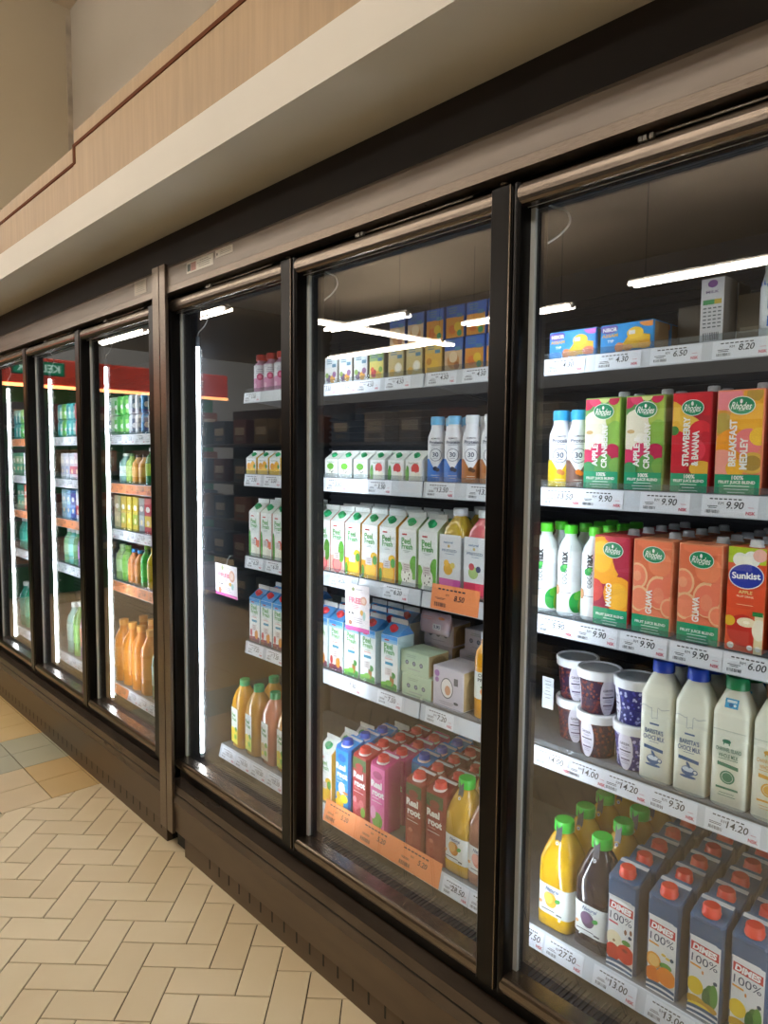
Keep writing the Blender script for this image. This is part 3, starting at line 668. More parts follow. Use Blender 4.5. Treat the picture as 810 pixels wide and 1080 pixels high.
P_m1 = milk('#1f49c4', '#2f5c8c', 3, cup=True); P_m2 = milk('#1b8f55', '#3a7c5e', 3, sticker=True); P_m3 = milk('#e08a4e', '#d9a23e', 3)
z = ZR[3]; g = 'milk bottles on the fourth shelf'
col(P_m1, -.636, .203, z, 4, .073, 'blue-capped milk bottle beside the tubs', 'bottle', g, 3, 5)
col(P_m1, -.564, .203, z, 3, .073, 'blue-capped milk bottle beside the green-capped one', 'bottle', g, 3, 5)
col(P_m2, -.490, .203, z, 3, .073, 'green-capped milk bottle with blue neck sticker', 'bottle', g, 3, 5)
col(P_m3, -.416, .203, z, 2, .073, 'orange-capped milk bottle with yellow print', 'bottle', g, 3, 5)

# yoghurt tubs
def tub(c1, c2, print_):
    P = Proto('yoghurt_tub'); h = .088; rb, rt = .037, .0455
    mb = MB().loft([(0, rb * .94, rb * .94, 2), (.003, rb, rb, 2), (h, rt, rt, 2)], mat('#2a2130', .2), 40); P.part('body', mb)
    pc = mat('#dcd6e4', .35)
    def fn(phi):
        def f(u, v, o):
            r = rb + (rt - rb) * v / h; a = u / rt + phi; return ((r + .0004 + o) * math.sin(a), -(r + .0004 + o) * math.cos(a), v)
        return f
    A = Art(2 * math.pi * rt, h)
    R_ = random.Random(5)
    A.rect(-.142, .142, .002, h, c1); A.L += 0
    for k in range(300): A.disc(R_.uniform(-.14, .14), R_.uniform(.004, h), R_.uniform(.0018, .004), c2 if k % 3 else print_, n=6); A.L -= 1
    A.L += 1
    for u in (-.095, 0, .095):
        A.disc(u, h * .5, .0195, '#dcd8e6', ry=h * .52, n=24)
        A.text('GREEK', u, .058, .0060, '#3a3550', wid=.026, bold=.02).text('YOGURT', u, .050, .0045, '#7c7690', wid=.018).rect(u - .014, u + .014, .041, .044, '#3a3550').lines(u, .036, .024, 2, .004, .001, '#7c7690').rect(u - .012, u + .012, .022, .025, '#5f4a70').lines(u, .018, .02, 2, .004, .001, '#7c7690')
    P.part('label_sleeve', A.build(MB(), fn(0), .006, off=.00006))
    l = MB().loft([(h - .008, .0490, .0490, 2), (h + .006, .0500, .0500, 2), (h + .010, .0500, .0500, 2), (h + .012, .0485, .0485, 2), (h + .012, .044, .044, 2), (h + .0095, .043, .043, 2)], mat('#e8eaee', .3), 44)
    l.loft([(h + .0096, .042, .042, 2), (h + .0100, .041, .041, 2)], mat('#a9b1b6', .3), 40)
    P.part('lid', l); return P
P_tb = tub('#35203a', '#7c3a34', '#8a4a2e'); P_tc = tub('#2a2a78', '#b9bce6', '#4a4ab0')
H = .0965
for (x, y, P, rz0, rz1, nm) in ((-.872, .265, P_tb, .5, 2.6, 'brown berry yoghurt tub at the mullion'), (-.790, .222, P_tb, -.15, 1.0, 'brown berry yoghurt tub in the middle stack'), (-.700, .222, P_tc, -.1, -1.4 + .55, 'blue-patterned yoghurt tub beside the milk')):
    P.place(x, y, z, nm + ', lower of its stack', 'tub', 'stacked yoghurt tubs', rz0)
    P.place(x - .004, y + .004, z + H, nm + ', upper of its stack', 'tub', 'stacked yoghurt tubs', rz1)

# naturel juice bottles
def natjuice(bodyc, fruit, fruit2, dark=False):
    w = .047; lab = '#e3e7e4'
    A = Art(.084, .075, .4); A.disc(-.004, .038, .016, fruit, ry=.018).disc(-.010, .042, .012, fruit2, ry=.014).disc(.014, .042, .008, '#3c9a3e', ry=.005, rot=.5)
    A.text('Naturel', .0, .064, .0095, '#3f5f8a', wid=.034, shear=.3).lines(.0, .056, .022, 1, .003, .0012, '#7a8a9a').lines(-.01, .012, .045, 1, .003, .002, '#445').rect(.012, .026, .008, .012, '#444a55').disc(-.030, .028, .004, '#e8a86a')
    s = [(0, w * .88, w * .88, 3.6), (.005, w, w, 4.2), (.030, w, w, 4.2), (.034, w * .97, w * .97, 4.2), (.105, w * .97, w * .97, 4.2), (.110, w, w, 4), (.160, w * .99, w * .99, 3.4), (.185, w * .84, w * .84, 2.6), (.215, w * .56, w * .56, 2.1), (.226, .0185, .0185, 2), (.232, .018, .018, 2)]
    def ex(P):
        t = MB(); t.prism([(-.0215, .2515), (-.0235, .236), (-.024, .225), (-.031, .200), (-.030, .199), (-.022, .225), (-.0215, .2515)][:6], -.0075, .0075, mat('#4a4d58', .3))
        B = Art(.015, .02); B.disc(0, .008, .0045, '#d7dbe0', n=6).disc(0, .008, .0018, '#4a4d58', n=6)
        B.build(t, lambda u, v, o: (u, -.0335 + v * .30 - o, .197 + v))
        P.part('tamper_seal', t, 'dark seal with a white mark')
        if not dark: return
    return bottle('juice_bottle', s, mat(bodyc, .12, coat=.6), mat('#2fc23c', .3), [(.228, .0225, .0225, 2), (.2285, .0235, .0235, 2), (.250, .0230, .0230, 2), (.253, .021, .021, 2)], A, flat(.032, -w * .97 - .0005), None, 40,
                  label_secs=[(.034, w * .975, w * .975, 4.2), (.105, w * .975, w * .975, 4.2)], labelm=mat(lab, .35), extra=ex)
N_or = natjuice('#d3a518', '#f2a52a', '#f7c05a'); N_bl = natjuice('#2c2530', '#5a4060', '#7a5a80', True); N_gr = natjuice('#c4982c', '#d98c34', '#e8b46a'); N_gu = natjuice('#9a6a58', '#d98a7a', '#e8a898')
z = ZR[4]; g = 'square juice bottles with green caps'
col(N_or, -.866, .216, z, 4, .097, 'orange juice bottle beside the mullion', 'bottle', g, 4, 5, jit=.004)
col(N_bl, -.768, .216, z, 1, .086, 'dark purple juice bottle, green cap', 'bottle', g, 4, 5)
col(N_gr, -.768, .314, z, 3, .086, 'amber bottle behind the dark purple one', 'bottle', g, 4, 5, jit=.004)
col(N_gu, -1.082, .212, z, 2, .086, 'pinkish bottle half behind the frame', 'bottle', g, 4, 4)
col(N_gr, -1.162, .212, z, 2, .086, 'amber bottle beside dark red cartons', 'bottle', g, 4, 4)

# prisma cartons with raised back top
def prisma(name, w, d, h, base, art, capc, topc=None, ring=None, tone=None):
    P = Proto(name); m = mat(base, .42, 0.0, .35); c = .008; hb = h + .020
    prof = [(-w / 2 + c, 0), (w / 2 - c, 0), (w / 2, c), (w / 2, d - c), (w / 2 - c, d), (-w / 2 + c, d), (-w / 2, d - c), (-w / 2, c)]
    zz = lambda y: h + (hb - h) * y / d
    vs = [(x, y, 0) for x, y in prof] + [(x, y, zz(y) - .004) for x, y in prof] + [(x * .93, .002 + y * .94, zz(y)) for x, y in prof]; n = 8
    mb = MB(); mb.add(vs, [list(range(n))[::-1]] + [[r + i, r + (i + 1) % n, r + n + (i + 1) % n, r + n + i] for r in (0, n) for i in range(n)], m)
    mb.add(vs[2 * n:], [list(range(n))], mat(topc, .3) if topc else m)
    P.part('body', mb)
    if art: P.part('printed_front', art.build(MB(), flat(0, 0)))
    cp = MB(); cm = mat(capc, .35); cy = d * .36; z0 = zz(cy)
    if ring: cp.loft([(z0 - .004, .021, .021, 2), (z0 + .002, .0205, .0205, 2)], mat(ring, .3), 24, (0, cy))
    cp.loft([(z0 - .003, .0180, .0180, 2), (z0 + .004, .0180, .0180, 2), (z0 + .005, .0168, .0168, 2), (z0 + .016, .0162, .0162, 2), (z0 + .0175, .0145, .0145, 2)], cm, 24, (0, cy), flute=.02)
    P.part('cap', cp)
    sm = MB(); sm.prism([(d * .72, zz(d * .72) - .0003), (d * .75, zz(d * .75) + .0012), (d * .86, zz(d * .86) + .0012), (d * .88, zz(d * .88) - .0003)], -w * .45, w * .45, mat(tone or '#cdd3da', .3))
    P.part('top_fold', sm)
    return P
def dimes(fr):
    w, h = .066, .198; A = Art(w - .006, h - .004); nav = '#33587e'
    A.rect(-w / 2, w / 2, 0, h, nav).rect(-w / 2 + .004, w / 2, .0, .158, '#e9ebec').poly([(-w / 2, .158), (w / 2, .158), (w / 2, .150), (w / 2 - .012, .161), (-w / 2, .162)], '#e9ebec')
    A.poly([(-.027, .150), (.027, .146), (.027, .128), (-.027, .132)], '#c9252c').text('DIMES', 0, .139, .0135, '#ffffff', rot=-.07, wid=.046, bold=.05, shear=.1)
    A.text('100%', 0, .116, .0165, '#24405f', rot=-.04, wid=.050, bold=.0).poly([(-.027, .105), (-.006, .103), (-.006, .099), (-.027, .101)], fr[0])
    A.disc(.022, .083, .004, '#24405f')
    for (u, v, r, c_, ry) in fr[1]: A.disc(u, v, r, c_, ry=ry)
    A.disc(0, .004, .05, nav, ry=.018, n=30).disc(0, -.001, .05, '#e9ebec', ry=.016, n=30).disc(0, -.004, .05, nav, ry=.014, n=30).disc(0, -.006, .05, '#e9ebec', ry=.010, n=30)
    return prisma('juice_carton', .070, .068, .200, '#2d4f74', A, '#d8392b', '#3a5f86', tone='#c9cfd6')
D_ap = dimes(('#d83b5c', [(-.014, .064, .018, '#e9dfbd', .020), (-.014, .062, .003, '#9a7a4a', .003), (.014, .068, .010, '#4c8f3a', .006), (-.016, .036, .017, '#c22a22', .019), (.013, .042, .020, '#cf3326', .021), (.012, .050, .006, '#8f2018', .004), (.012, .092, .003, '#8a5a3a', .006), (.024, .096, .003, '#8a5a3a', .006)]))
D_or = dimes(('#eba02e', [(-.016, .066, .016, '#f2a43a', .017), (-.016, .066, .012, '#f8c873', .013), (.010, .064, .013, '#58a03c', .007), (-.016, .034, .016, '#e97a1e', .018), (.012, .042, .020, '#f08a20', .020), (.005, .087, .005, '#e9c84a', .003), (.014, .083, .005, '#e9c84a', .003)]))
D_pi = dimes(('#eba02e', [(-.016, .060, .016, '#eccc2a', .018), (.014, .050, .012, '#3f7c3c', .026), (.020, .056, .008, '#5a9a44', .024), (.006, .046, .008, '#2e6a34', .02), (-.014, .030, .020, '#d9a62a', .010), (.008, .026, .020, '#c8982c', .009), (-.006, .018, .024, '#f0d23a', .010), (-.002, .094, .002, '#d98c3a', .004)]))
g = 'blue fruit juice cartons with red caps'; z = ZR[4]
col(D_ap, -.691, fy, z, 5, .074, 'red-capped navy apple juice carton', 'carton', g, 4, 5)
col(D_or, -.600, fy, z, 5, .074, 'red-capped navy orange juice carton', 'carton', g, 4, 5)
col(D_pi, -.514, fy, z, 5, .074, 'red-capped navy pineapple carton', 'carton', g, 4, 5, where='left column')
col(D_pi, -.434, fy, z, 5, .074, 'red-capped navy pineapple carton', 'carton', g, 4, 5, where='right column')

def realroot(base, side, mid, fruits, capc, cont=True, topc=None, leaf=None):
    w, h = .066, .196; A = Art(w - .006, h - .004); A.rect(-w / 2, w / 2, 0, h, base)
    if leaf:
        A.rect(-w / 2, w / 2, .165, h, leaf)
        for k in range(9): A.disc(-w / 2 + k * .008, .165, .006, leaf, ry=.009); A.L -= 1
        A.L += 1; A.disc(0, .166, .018, side, ry=.011)
    else: A.disc(0, .168, .020, side, ry=.012)
    for (u, v, r, c_, ry) in fruits: A.disc(u, v, r, c_, ry=ry)
    A.text('Real', -.004, .139, .021, '#f3f1ec', wid=.046, bold=.05).text('root', .003, .113, .019, '#f3f1ec', wid=.050, bold=.05)
    A.text('No Added', -.008, .098, .005, mid, wid=.026).rect(-.024, .020, .086, .0875, '#f3f1ec')
    return prisma('juice_carton', .072, .068, .198, side, A, capc, topc or side, ring='#e6dcdc')
RR_b = realroot('#1f8fd0', '#1464b8', '#d8ecf8', [(.0, .070, .016, '#eaf0f4', .02), (-.010, .020, .020, '#f2c424', .016), (.012, .040, .018, '#f6d030', .014), (-.016, .044, .010, '#f0b820', .012), (.020, .060, .016, '#e88a2a', .004)], '#2452c8', topc='#1f8fe0')
RR_r = realroot('#b02a3a', '#a42430', '#f0b0b0', [(-.014, .040, .014, '#cf5a6a', .016), (.010, .052, .012, '#d06a72', .014), (.0, .020, .016, '#b8384a', .014), (.018, .030, .010, '#7ab040', .016), (-.02, .06, .008, '#e8a0a8', .01)], '#d8352f', leaf='#3f6a34')
RR_p = realroot('#e86aa8', '#c43c7e', '#ffe0f0', [(.0, .030, .022, '#7fb050', .026), (-.018, .05, .012, '#f0a0c8', .02)], '#d8352f')
RR_w = realroot('#8f2a26', '#86302a', '#f0b0a0', [(-.012, .040, .016, '#a84438', .024), (.014, .034, .016, '#9c3a32', .022), (-.010, .060, .008, '#c07060', .006)], '#d8352f', leaf='#37552f')
g = 'cartons in the promotion on the bottom deck'
col(RR_b, -1.628, fy, z, 3, .074, 'bright blue carton with lemons', 'carton', g, 4, 4)
col(RR_r, -1.545, fy, z, 4, .074, 'red carton with green leaves', 'carton', g, 4, 4)
col(RR_p, -1.464, fy, z, 4, .074, 'pink juice carton with a red cap', 'carton', g, 4, 4)
col(RR_b, -1.392, fy + .10, z, 3, .074, 'bright blue carton between pink and dark red', 'carton', g, 4, 4)
col(RR_w, -1.316, fy, z, 4, .074, 'dark red carton, left of the pair', 'carton', g, 4, 4)
col(RR_w, -1.236, fy, z, 4, .074, 'dark red carton beside the amber bottle', 'carton', g, 4, 4)

# gable-top cartons
def gable(w, d, hb, ht, frontart, side, slope, capc, wedge=None, capr=.013):
    P = Proto('juice_carton'); fm = mat('#e0e4e2', .5, 0.0, .3); sm = mat(side, .32); sl = mat(slope, .3)
    mb = MB(); mb.bbox(-w / 2, w / 2, 0, d, 0, hb, fm, .0016); yr = d * .62; zr = ht - .014 * (ht / .2)
    mb.add([(w / 2, 0.001, .001), (w / 2, d - .001, .001), (w / 2, d - .001, hb), (w / 2, .001, hb)], [(0, 1, 2, 3)], sm); mb.v = [(x + (.0002 if i >= len(mb.v) - 4 else 0), y, z_) for i, (x, y, z_) in enumerate(mb.v)]
    v = [(-w / 2, 0, hb), (w / 2, 0, hb), (w / 2, d, hb), (-w / 2, d, hb), (-w / 2, yr - .001, zr), (w / 2, yr - .001, zr), (w / 2, yr + .001, zr), (-w / 2, yr + .001, zr)]
    mb.add(v, [(0, 1, 5, 4), (2, 3, 7, 6)], sl)
    iw = w * .28
    # tucked-in gable triangles
    for sgn in (-1, 1):
        x = sgn * w / 2; xi = sgn * (w / 2 - iw * .5)
        mb.add([(x, 0, hb), (x, d, hb), (xi, yr, (hb + zr) / 2 + .004), (x, yr - .001, zr), (x, yr + .001, zr)], [(0, 1, 2), (0, 2, 3), (1, 4, 2)], mat(wedge or side, .35))
    P.part('body', mb)
    P.part('top_fin', MB().box(-w / 2, w / 2, yr - .0015, yr + .0015, zr - .001, ht, fm))
    P.part('printed_front', frontart.build(MB(), flat(0, 0)))
    c = MB(); cm = mat(capc, .3); a = math.atan2(zr - hb, yr)
    t = MB().loft([(0, capr, capr, 2), (.002, capr, capr, 2), (.003, capr * .9, capr * .9, 2), (.010 * capr / .013, capr * .88, capr * .88, 2), (.011 * capr / .013, capr * .8, capr * .8, 2)], cm, 20)
    Mx = Matrix.Translation((0, yr * .50, hb + (zr - hb) * .50)) @ Matrix.Rotation(a, 4, 'X')
    t.v = [tuple(Mx @ Vector(q)) for q in t.v]; P.part('cap', t)
    return P
def peel_art(w, h, c_lo, fruits, top=None, sub=None, blue=False):
    A = Art(w - .002, h); A.rect(-w / 2, w / 2, 0, h, '#e9eceb')
    if blue: A.rect(-w / 2, w / 2, h * .93, h, '#3f8fd6').rect(-w / 2, w / 2, h * .86, h * .93, '#8abce4')
    if c_lo: A.rect(-w / 2, w / 2, 0, h * .34, c_lo)
    for (u, v, r, c_, ry) in fruits: A.disc(u * w, v * h, r * w, c_, ry=ry * w)
    if h > .1:
        A.rect(-w * .28, 0, h * .90, h * .925, '#c84a52')
        A.text('Peel', -w * .04, h * .80, .017, '#3f9a3c', wid=w * .52, bold=.02).text('Fresh', w * .02, h * .70, .015, '#3f9a3c', wid=w * .62, bold=.02).lines(0, h * .62, w * .4, 2, .004, .0012, '#8fa0a0')
        if blue: A.rect(-w * .22, w * .25, h * .46, h * .51, '#1f8fb0').text('Smoothie', 0, h * .575, .005, '#d86a5a', wid=w * .45)
        A.rect(-w * .22, w * .2, h * .26, h * .40, '#d9d0ce').lines(0, h * .37, w * .3, 3, .006, .002, '#a09090')
    else:
        A.text('Peel Fresh', 0, h * .86, .005, '#8a9a8a', wid=w * .6)
    return A
w6 = .067
gw = dict(w=w6, d=w6, hb=.160, ht=.205)
def tall(c_lo, fr, side='#dfe4de', wedge=None): return gable(w6, w6, .158, .203, peel_art(w6, .157, c_lo, fr), side, '#e2e8e4', '#159a5c', wedge)
G_pg = tall('#f0b8a8', [(.0, .16, .34, '#e8606a', .38), (.0, .16, .26, '#f08a88', .30), (.3, .42, .22, '#5a9e38', .5)], '#c98a78', '#d8505a')
G_or = tall('#f5b21e', [(.1, .20, .42, '#f0a010', .44), (.08, .17, .34, '#f9c83a', .36), (.3, .42, .22, '#e8b820', .2), (.36, .36, .14, '#4a9a34', .2), (-.4, .12, .10, '#5a9e38', .3)], '#e0a82a', '#f0a81e')
G_so = tall(None, [(.40, .34, .26, '#6ab03e', .5), (-.42, .2, .2, '#7ab848', .5), (.0, .19, .32, '#f2f3ea', .40), (-.1, .24, .03, '#333', .05), (.1, .14, .03, '#333', .05), (.06, .27, .03, '#333', .05), (-.12, .11, .03, '#333', .05), (.16, .21, .03, '#333', .05), (.0, .09, .025, '#333', .04)], '#b8cfa0')
G_li = tall('#e9efe2', [(-.1, .18, .24, '#f0f0e2', .34), (.12, .34, .20, '#d84a4a', .22), (.22, .12, .22, '#e9e6d6', .3), (-.4, .25, .12, '#4f9e3c', .8), (.4, .30, .2, '#e87a5a', .2)], '#d9a090', '#e0e4da')
z = ZR[2]; g = 'tall gable-top cartons on the middle shelf'
col(G_pg, -1.725, fy, z, 3, .072, 'pink guava carton at the mullion', 'carton', g, 2, 4)
col(G_pg, -1.655, fy, z, 3, .072, 'pink guava gable-top carton, second from left', 'carton', g, 2, 4)
for i, x in enumerate((-1.583, -1.508, -1.432)):
    col(G_or, x, fy, z, 3, .072, ['leftmost', 'middle', 'rightmost'][i] + ' of the three orange gable-top cartons' if True else '', 'carton', g, 2, 4)
col(G_so, -1.353, fy, z, 3, .072, 'green-white soursop carton beside orange ones', 'carton', g, 2, 4)
col(G_so, -1.276, fy, z, 3, .072, 'green-white soursop carton beside yellow bottle', 'carton', g, 2, 4)
col(G_li, -2.118, fy, z, 3, .072, 'lychee gable-top carton, leftmost of the row', 'carton', g, 2, 3)
col(G_li, -2.044, fy, z, 3, .072, 'lychee gable-top carton, second of the row', 'carton', g, 2, 3)
col(G_li, -1.970, fy, z, 3, .072, 'lychee gable-top carton beside the frame', 'carton', g, 2, 3)
def bluec(fr): return gable(w6, w6, .158, .200, peel_art(w6, .157, None, fr, blue=True), '#b9d2d6', '#4a98da', '#d8323a', '#3f8fd6')
B_gr = bluec([(-.2, .04, .4, '#6ab83a', .2), (.2, .05, .4, '#3f9a3c', .22), (.18, .20, .12, '#b0682e', .3), (.0, .12, .2, '#7cc04a', .12), (.24, .28, .16, '#3f8f3c', .14)])
B_be = bluec([(-.2, .05, .4, '#a03a4a', .16), (.2, .06, .4, '#7a2a5a', .18), (.18, .18, .16, '#d88a2a', .26), (-.3, .2, .1, '#c83a44', .2)])
z = ZR[3]; g = 'blue-topped gable cartons on the fourth shelf'
col(B_be, -1.735, fy, z, 2, .072, 'blue-topped carton half hidden at the mullion', 'carton', g, 3, 4)
col(B_be, -1.660, fy, z, 3, .072, 'blue-topped carton with mixed berry print', 'carton', g, 3, 4)
for i, x in enumerate((-1.586, -1.512, -1.420)):
    col(B_gr, x, fy, z, 3 if i < 2 else 1, .072, ['blue-topped carton under the promotion card', 'blue-topped carton right of promotion card', 'blue-topped carton beside the small boxes'][i], 'carton', g, 3, 4)
for i, x in enumerate((-2.118, -2.044, -1.970)):
    col(B_be, x, fy, z, 3, .072, ['leftmost', 'second', 'last'][i] + ' blue-topped berry carton of the row', 'carton', g, 3, 3)
# small gables
def smallg(fr, c_lo=None, side='#e0e4e0'): return gable(.062, .05, .056, .082, peel_art(.062, .055, c_lo, fr), side, '#e6eae6', '#159a5c', None, .0095)
S_so = smallg([(.05, .34, .30, '#f2f3ea', .3), (-.05, .62, .26, '#6ab03e', .16), (.05, .3, .04, '#444', .05), (-.08, .38, .03, '#444', .05), (.15, .36, .03, '#444', .05)])
S_li = smallg([(.10, .58, .24, '#d23a3c', .24), (.0, .2, .2, '#f0efe2', .22), (.26, .2, .18, '#e9e6d6', .2), (-.36, .3, .10, '#4f9e3c', .4), (-.44, .2, .08, '#69b04e', .3)])
S_or = smallg([(.1, .24, .32, '#f9c83a', .32), (-.2, .5, .2, '#f0a81e', .2), (.2, .6, .22, '#f4b42a', .2), (.36, .5, .10, '#4a9a34', .12)], '#f7d254', '#e8b83a')
z = ZR[1]; g = 'small gable-top cartons on the second shelf'
for i, x in enumerate((-1.686, -1.620, -1.549)): col(S_so, x, fy, z, 2, .056, ['leftmost', 'middle', 'rightmost'][i] + ' small green and white carton', 'carton', g, 1, 4)
for i, x in enumerate((-1.477, -1.402, -1.332)): col(S_li, x, fy, z, 2, .056, ['leftmost', 'middle', 'rightmost'][i] + ' small carton with red lychees', 'carton', g, 1, 4)
for i, x in enumerate((-2.136, -2.062, -1.990)): col(S_or, x, fy, z, 2, .056, ['leftmost', 'middle', 'rightmost'][i] + ' small orange gable-top carton', 'carton', g, 1, 3)

# pressed juice bottles, orange soda
def pressed(c, low, fr):
    w = .0385; A = Art(.074, .150, .35); A.rect(-.037, .037, 0, .034, low).rect(-.037, .037, .034, .15, '#d6dade')
    A.disc(-.006, .060, .016, fr[0], ry=.016).disc(-.012, .075, .009, fr[1]).disc(.010, .070, .008, fr[2]).text('PRESSED', -.002, .108, .0072, '#3c5a80', wid=.050, bold=.0).text('naturel', -.006, .130, .0065, '#5c7a9c', wid=.032, shear=.3).disc(-.004, .120, .004, '#c8b070').lines(0, .099, .034, 1, .003, .0012, '#5c7a9c').disc(.012, .012, .003, '#f0e0f0')
    s = [(0, w * .85, w * .85, 3.2), (.006, w, w, 3.6), (.150, w, w, 3.6), (.172, w * .92, w * .92, 3), (.195, w * .55, w * .55, 2.1), (.203, .0165, .0165, 2), (.208, .0165, .0165, 2)]
    return bottle('juice_bottle', s, mat(c, .12, coat=.5), mat('#e6e8ea', .3), [(.204, .0195, .0195, 2), (.222, .0195, .0195, 2), (.224, .018, .018, 2)], A, flat(.006, -w - .0008), None, 36,
                  label_secs=[(.006, w + .0005, w + .0005, 3.6), (.150, w + .0005, w + .0005, 3.6)], labelm=mat('#d0d6da', .35))
Q_y = pressed('#b79c2e', '#c85aa8', ('#d9a83a', '#e8b64a', '#d8c46a')); Q_p = pressed('#c86068', '#e04468', ('#a8c07a', '#c8545a', '#4a4a68'))
z = ZR[2]; g = 'pressed juice bottles on the middle shelf'
col(Q_y, -1.196, .206, z, 3, .082, 'yellow pressed juice bottle with a white cap', 'bottle', g, 2, 4)
col(Q_p, -1.112, .206, z, 3, .082, 'pink pressed juice bottle with a white cap', 'bottle', g, 2, 4)
A = Art(.05, .07, .3); A.rect(-.03, .03, 0, .07, '#dfe3dc').text('COLD', 0, .062, .009, '#262a28', wid=.034, bold=.03).text('PRESS', 0, .050, .009, '#262a28', wid=.036, bold=.03).disc(0, .020, .010, '#f08a20').disc(.002, .032, .012, '#5a7a34', ry=.004)
P_os = bottle('juice_bottle', [(0, .024, .024, 2), (.004, .027, .027, 2), (.15, .027, .027, 2), (.172, .024, .024, 2), (.19, .012, .012, 2), (.206, .0105, .0105, 2)], mat('#e09a10', .12, coat=.5), mat('#dfe4e6', .3), [(.205, .0125, .0125, 2), (.222, .0125, .0125, 2)], A, cyl(.027, .052, .6), .005,
              label_secs=[(.052, .0273, .0273, 2), (.122, .0273, .0273, 2)], labelm=mat('#dfe3dc', .3))
col(P_os, -1.104, .205, ZR[3], 2, .06, 'slender orange juice bottle, white label', 'bottle', None, 3, 4)

# small multi-pack boxes
def arch_box(w, d, h, front, art, kraft='#b39a6c'):
    P = Proto('drink_box'); mb = MB(); mb.bbox(-w / 2, w / 2, 0, d, 0, h, mat(front, .4), .002)
    # open gable end: kraft side with the arch hollow's shade painted as a darker flat
    mb.box(w / 2, w / 2 + .0008, .003, d - .003, .003, h - .003, mat(kraft, .8)); P.part('body', mb)
    pr = [(.012, .0), (d - .012, .0), (d - .012, h * .55)] + [(d / 2 + (d / 2 - .012) * math.cos(t * math.pi / 8), h * .55 + h * .28 * math.sin(t * math.pi / 8)) for t in range(1, 8)] + [(.012, h * .55)]
    ins = MB(); ins.add([(w / 2 + .0012, y, z_ + .004) for y, z_ in pr], [list(range(len(pr)))], mat('#8a744c', .8)); P.part('arch_shade', ins)
    P.part('printed_front', art.build(MB(), flat(0, 0)))
    lid = MB(); lid.box(-w * .45, w * .45, .004, d - .004, h, h + .0008, mat(front, .4)); P.part('top_panel', lid); return P
def boxart(w, h, bg, big=False):
    A = Art(w - .003, h - .003); A.rect(-w / 2, w / 2, 0, h, bg)
    if big: A.disc(-.003, h * .50, .022, '#5a5e6a', ry=.028, n=26).disc(-.003, h * .50, .0195, '#e8e4e2', ry=.025, n=26).disc(.0, h * .45, .010, '#d29a78', ry=.013).disc(-.038, h * .82, .009, '#a06ab0').disc(-.038, h * .66, .007, '#9a6aa8').rect(.022, .036, h * .62, h * .8, '#555a66').lines(-.004, h * .14, .05, 2, .005, .0015, '#8a8a96').disc(.030, h * .18, .008, '#4a4e58', ry=.004)
    else:
        for k in (-1, 0, 1): A.disc(k * w * .26, h * .48, .0065, '#5a5e72').disc(k * w * .26, h * .48, .0038, '#8f93a6')
        A.lines(-w * .1, h * .82, w * .4, 2, .005, .0015, '#8fa08f').lines(0, h * .2, w * .6, 1, .005, .0015, '#9a9aa8')
    return A
X_gr = arch_box(.106, .085, .062, '#b9ccb0', boxart(.106, .062, '#b6ccb0')); X_li = arch_box(.106, .085, .062, '#c9c2cc', boxart(.106, .062, '#cfc9d4')); X_big = arch_box(.106, .105, .108, '#cfcad2', boxart(.106, .108, '#cdc8d4', True))
z = ZR[3]; g = 'small boxes of drinks on the fourth shelf'
X_gr.place(-1.318, .172, z, 'pale green box with three dots, lower of its stack beside the blue-topped carton', 'box', g, .05)
X_gr.place(-1.330, .176, z + .063, 'pale green box with three dots, upper of its stack beside the blue-topped carton', 'box', g, .0)
X_big.place(-1.205, .176, z, 'lilac box with a large round picture at the shelf front', 'box', g, .0)
X_li.place(-1.215, .300, z, 'lilac box behind the large box, lower of its stack', 'box', g, 0)
X_li.place(-1.215, .300, z + .063, 'lilac box behind the large box, middle of its stack', 'box', g, .1)
X_li.place(-1.205, .302, z + .126, 'lilac box behind the large box, top of its stack', 'box', g, -.06)
X_li.place(-1.345, .290, z, 'lilac box behind the green boxes, lower of its stack', 'box', g, 0)
X_li.place(-1.345, .290, z + .063, 'lilac box behind the green boxes, middle of its stack', 'box', g, 0)
X_li.place(-1.340, .285, z + .126, 'lilac box behind the green boxes, top of its stack', 'box', g, .08)
# a printed film bag lying forward on the stack
bg = MB(); 
for k in range(7):
    t = k / 6; bg.box(-.055, .055, .0, .0006, .0, .0, mat('#cdb8c4', .2)) if False else None
v = []; nx, nz = 9, 7
for j in range(nz):
    for i in range(nx):
        u = i / (nx - 1) - .5; q = j / (nz - 1); v.append((u * .105, -.012 * math.sin(q * math.pi) * (1 - abs(u)), q * .062))
for j in range(nz):
    for i in range(nx):
        u = i / (nx - 1) - .5; q = j / (nz - 1); v.append((u * .105, .006 + .010 * math.sin(q * math.pi), q * .062))
f = []; N_ = nx * nz
for j in range(nz - 1):
    for i in range(nx - 1):
        a = j * nx + i; f.append((a, a + 1, a + nx + 1, a + nx)); f.append((N_ + a, N_ + a + nx, N_ + a + nx + 1, N_ + a + 1))
bd = [i for i in range(nx)] + [j * nx + nx - 1 for j in range(1, nz)] + [(nz - 1) * nx + i for i in range(nx - 2, -1, -1)] + [j * nx for j in range(nz - 2, 0, -1)]
for k in range(len(bd)): a, b = bd[k], bd[(k + 1) % len(bd)]; f.append((b, a, N_ + a, N_ + b))
P_bag = Proto('snack_bag'); P_bag.part('film', MB().add(v, f, noisy('pink_film', '#d9b9c2', '#cfc4d6', 30, .18), True))
A = Art(.10, .055); A.rect(.004, .034, .012, .028, '#e4e6ec').text('3.90', .019, .020, .010, '#4a5878', wid=.024).lines(-.02, .044, .05, 2, .006, .002, '#e09a90').disc(.035, .046, .012, '#e8956a', ry=.004)
P_bag.part('printed_front', A.build(MB(), lambda u, v, o: (u, -.0135 - o, v + .004)))
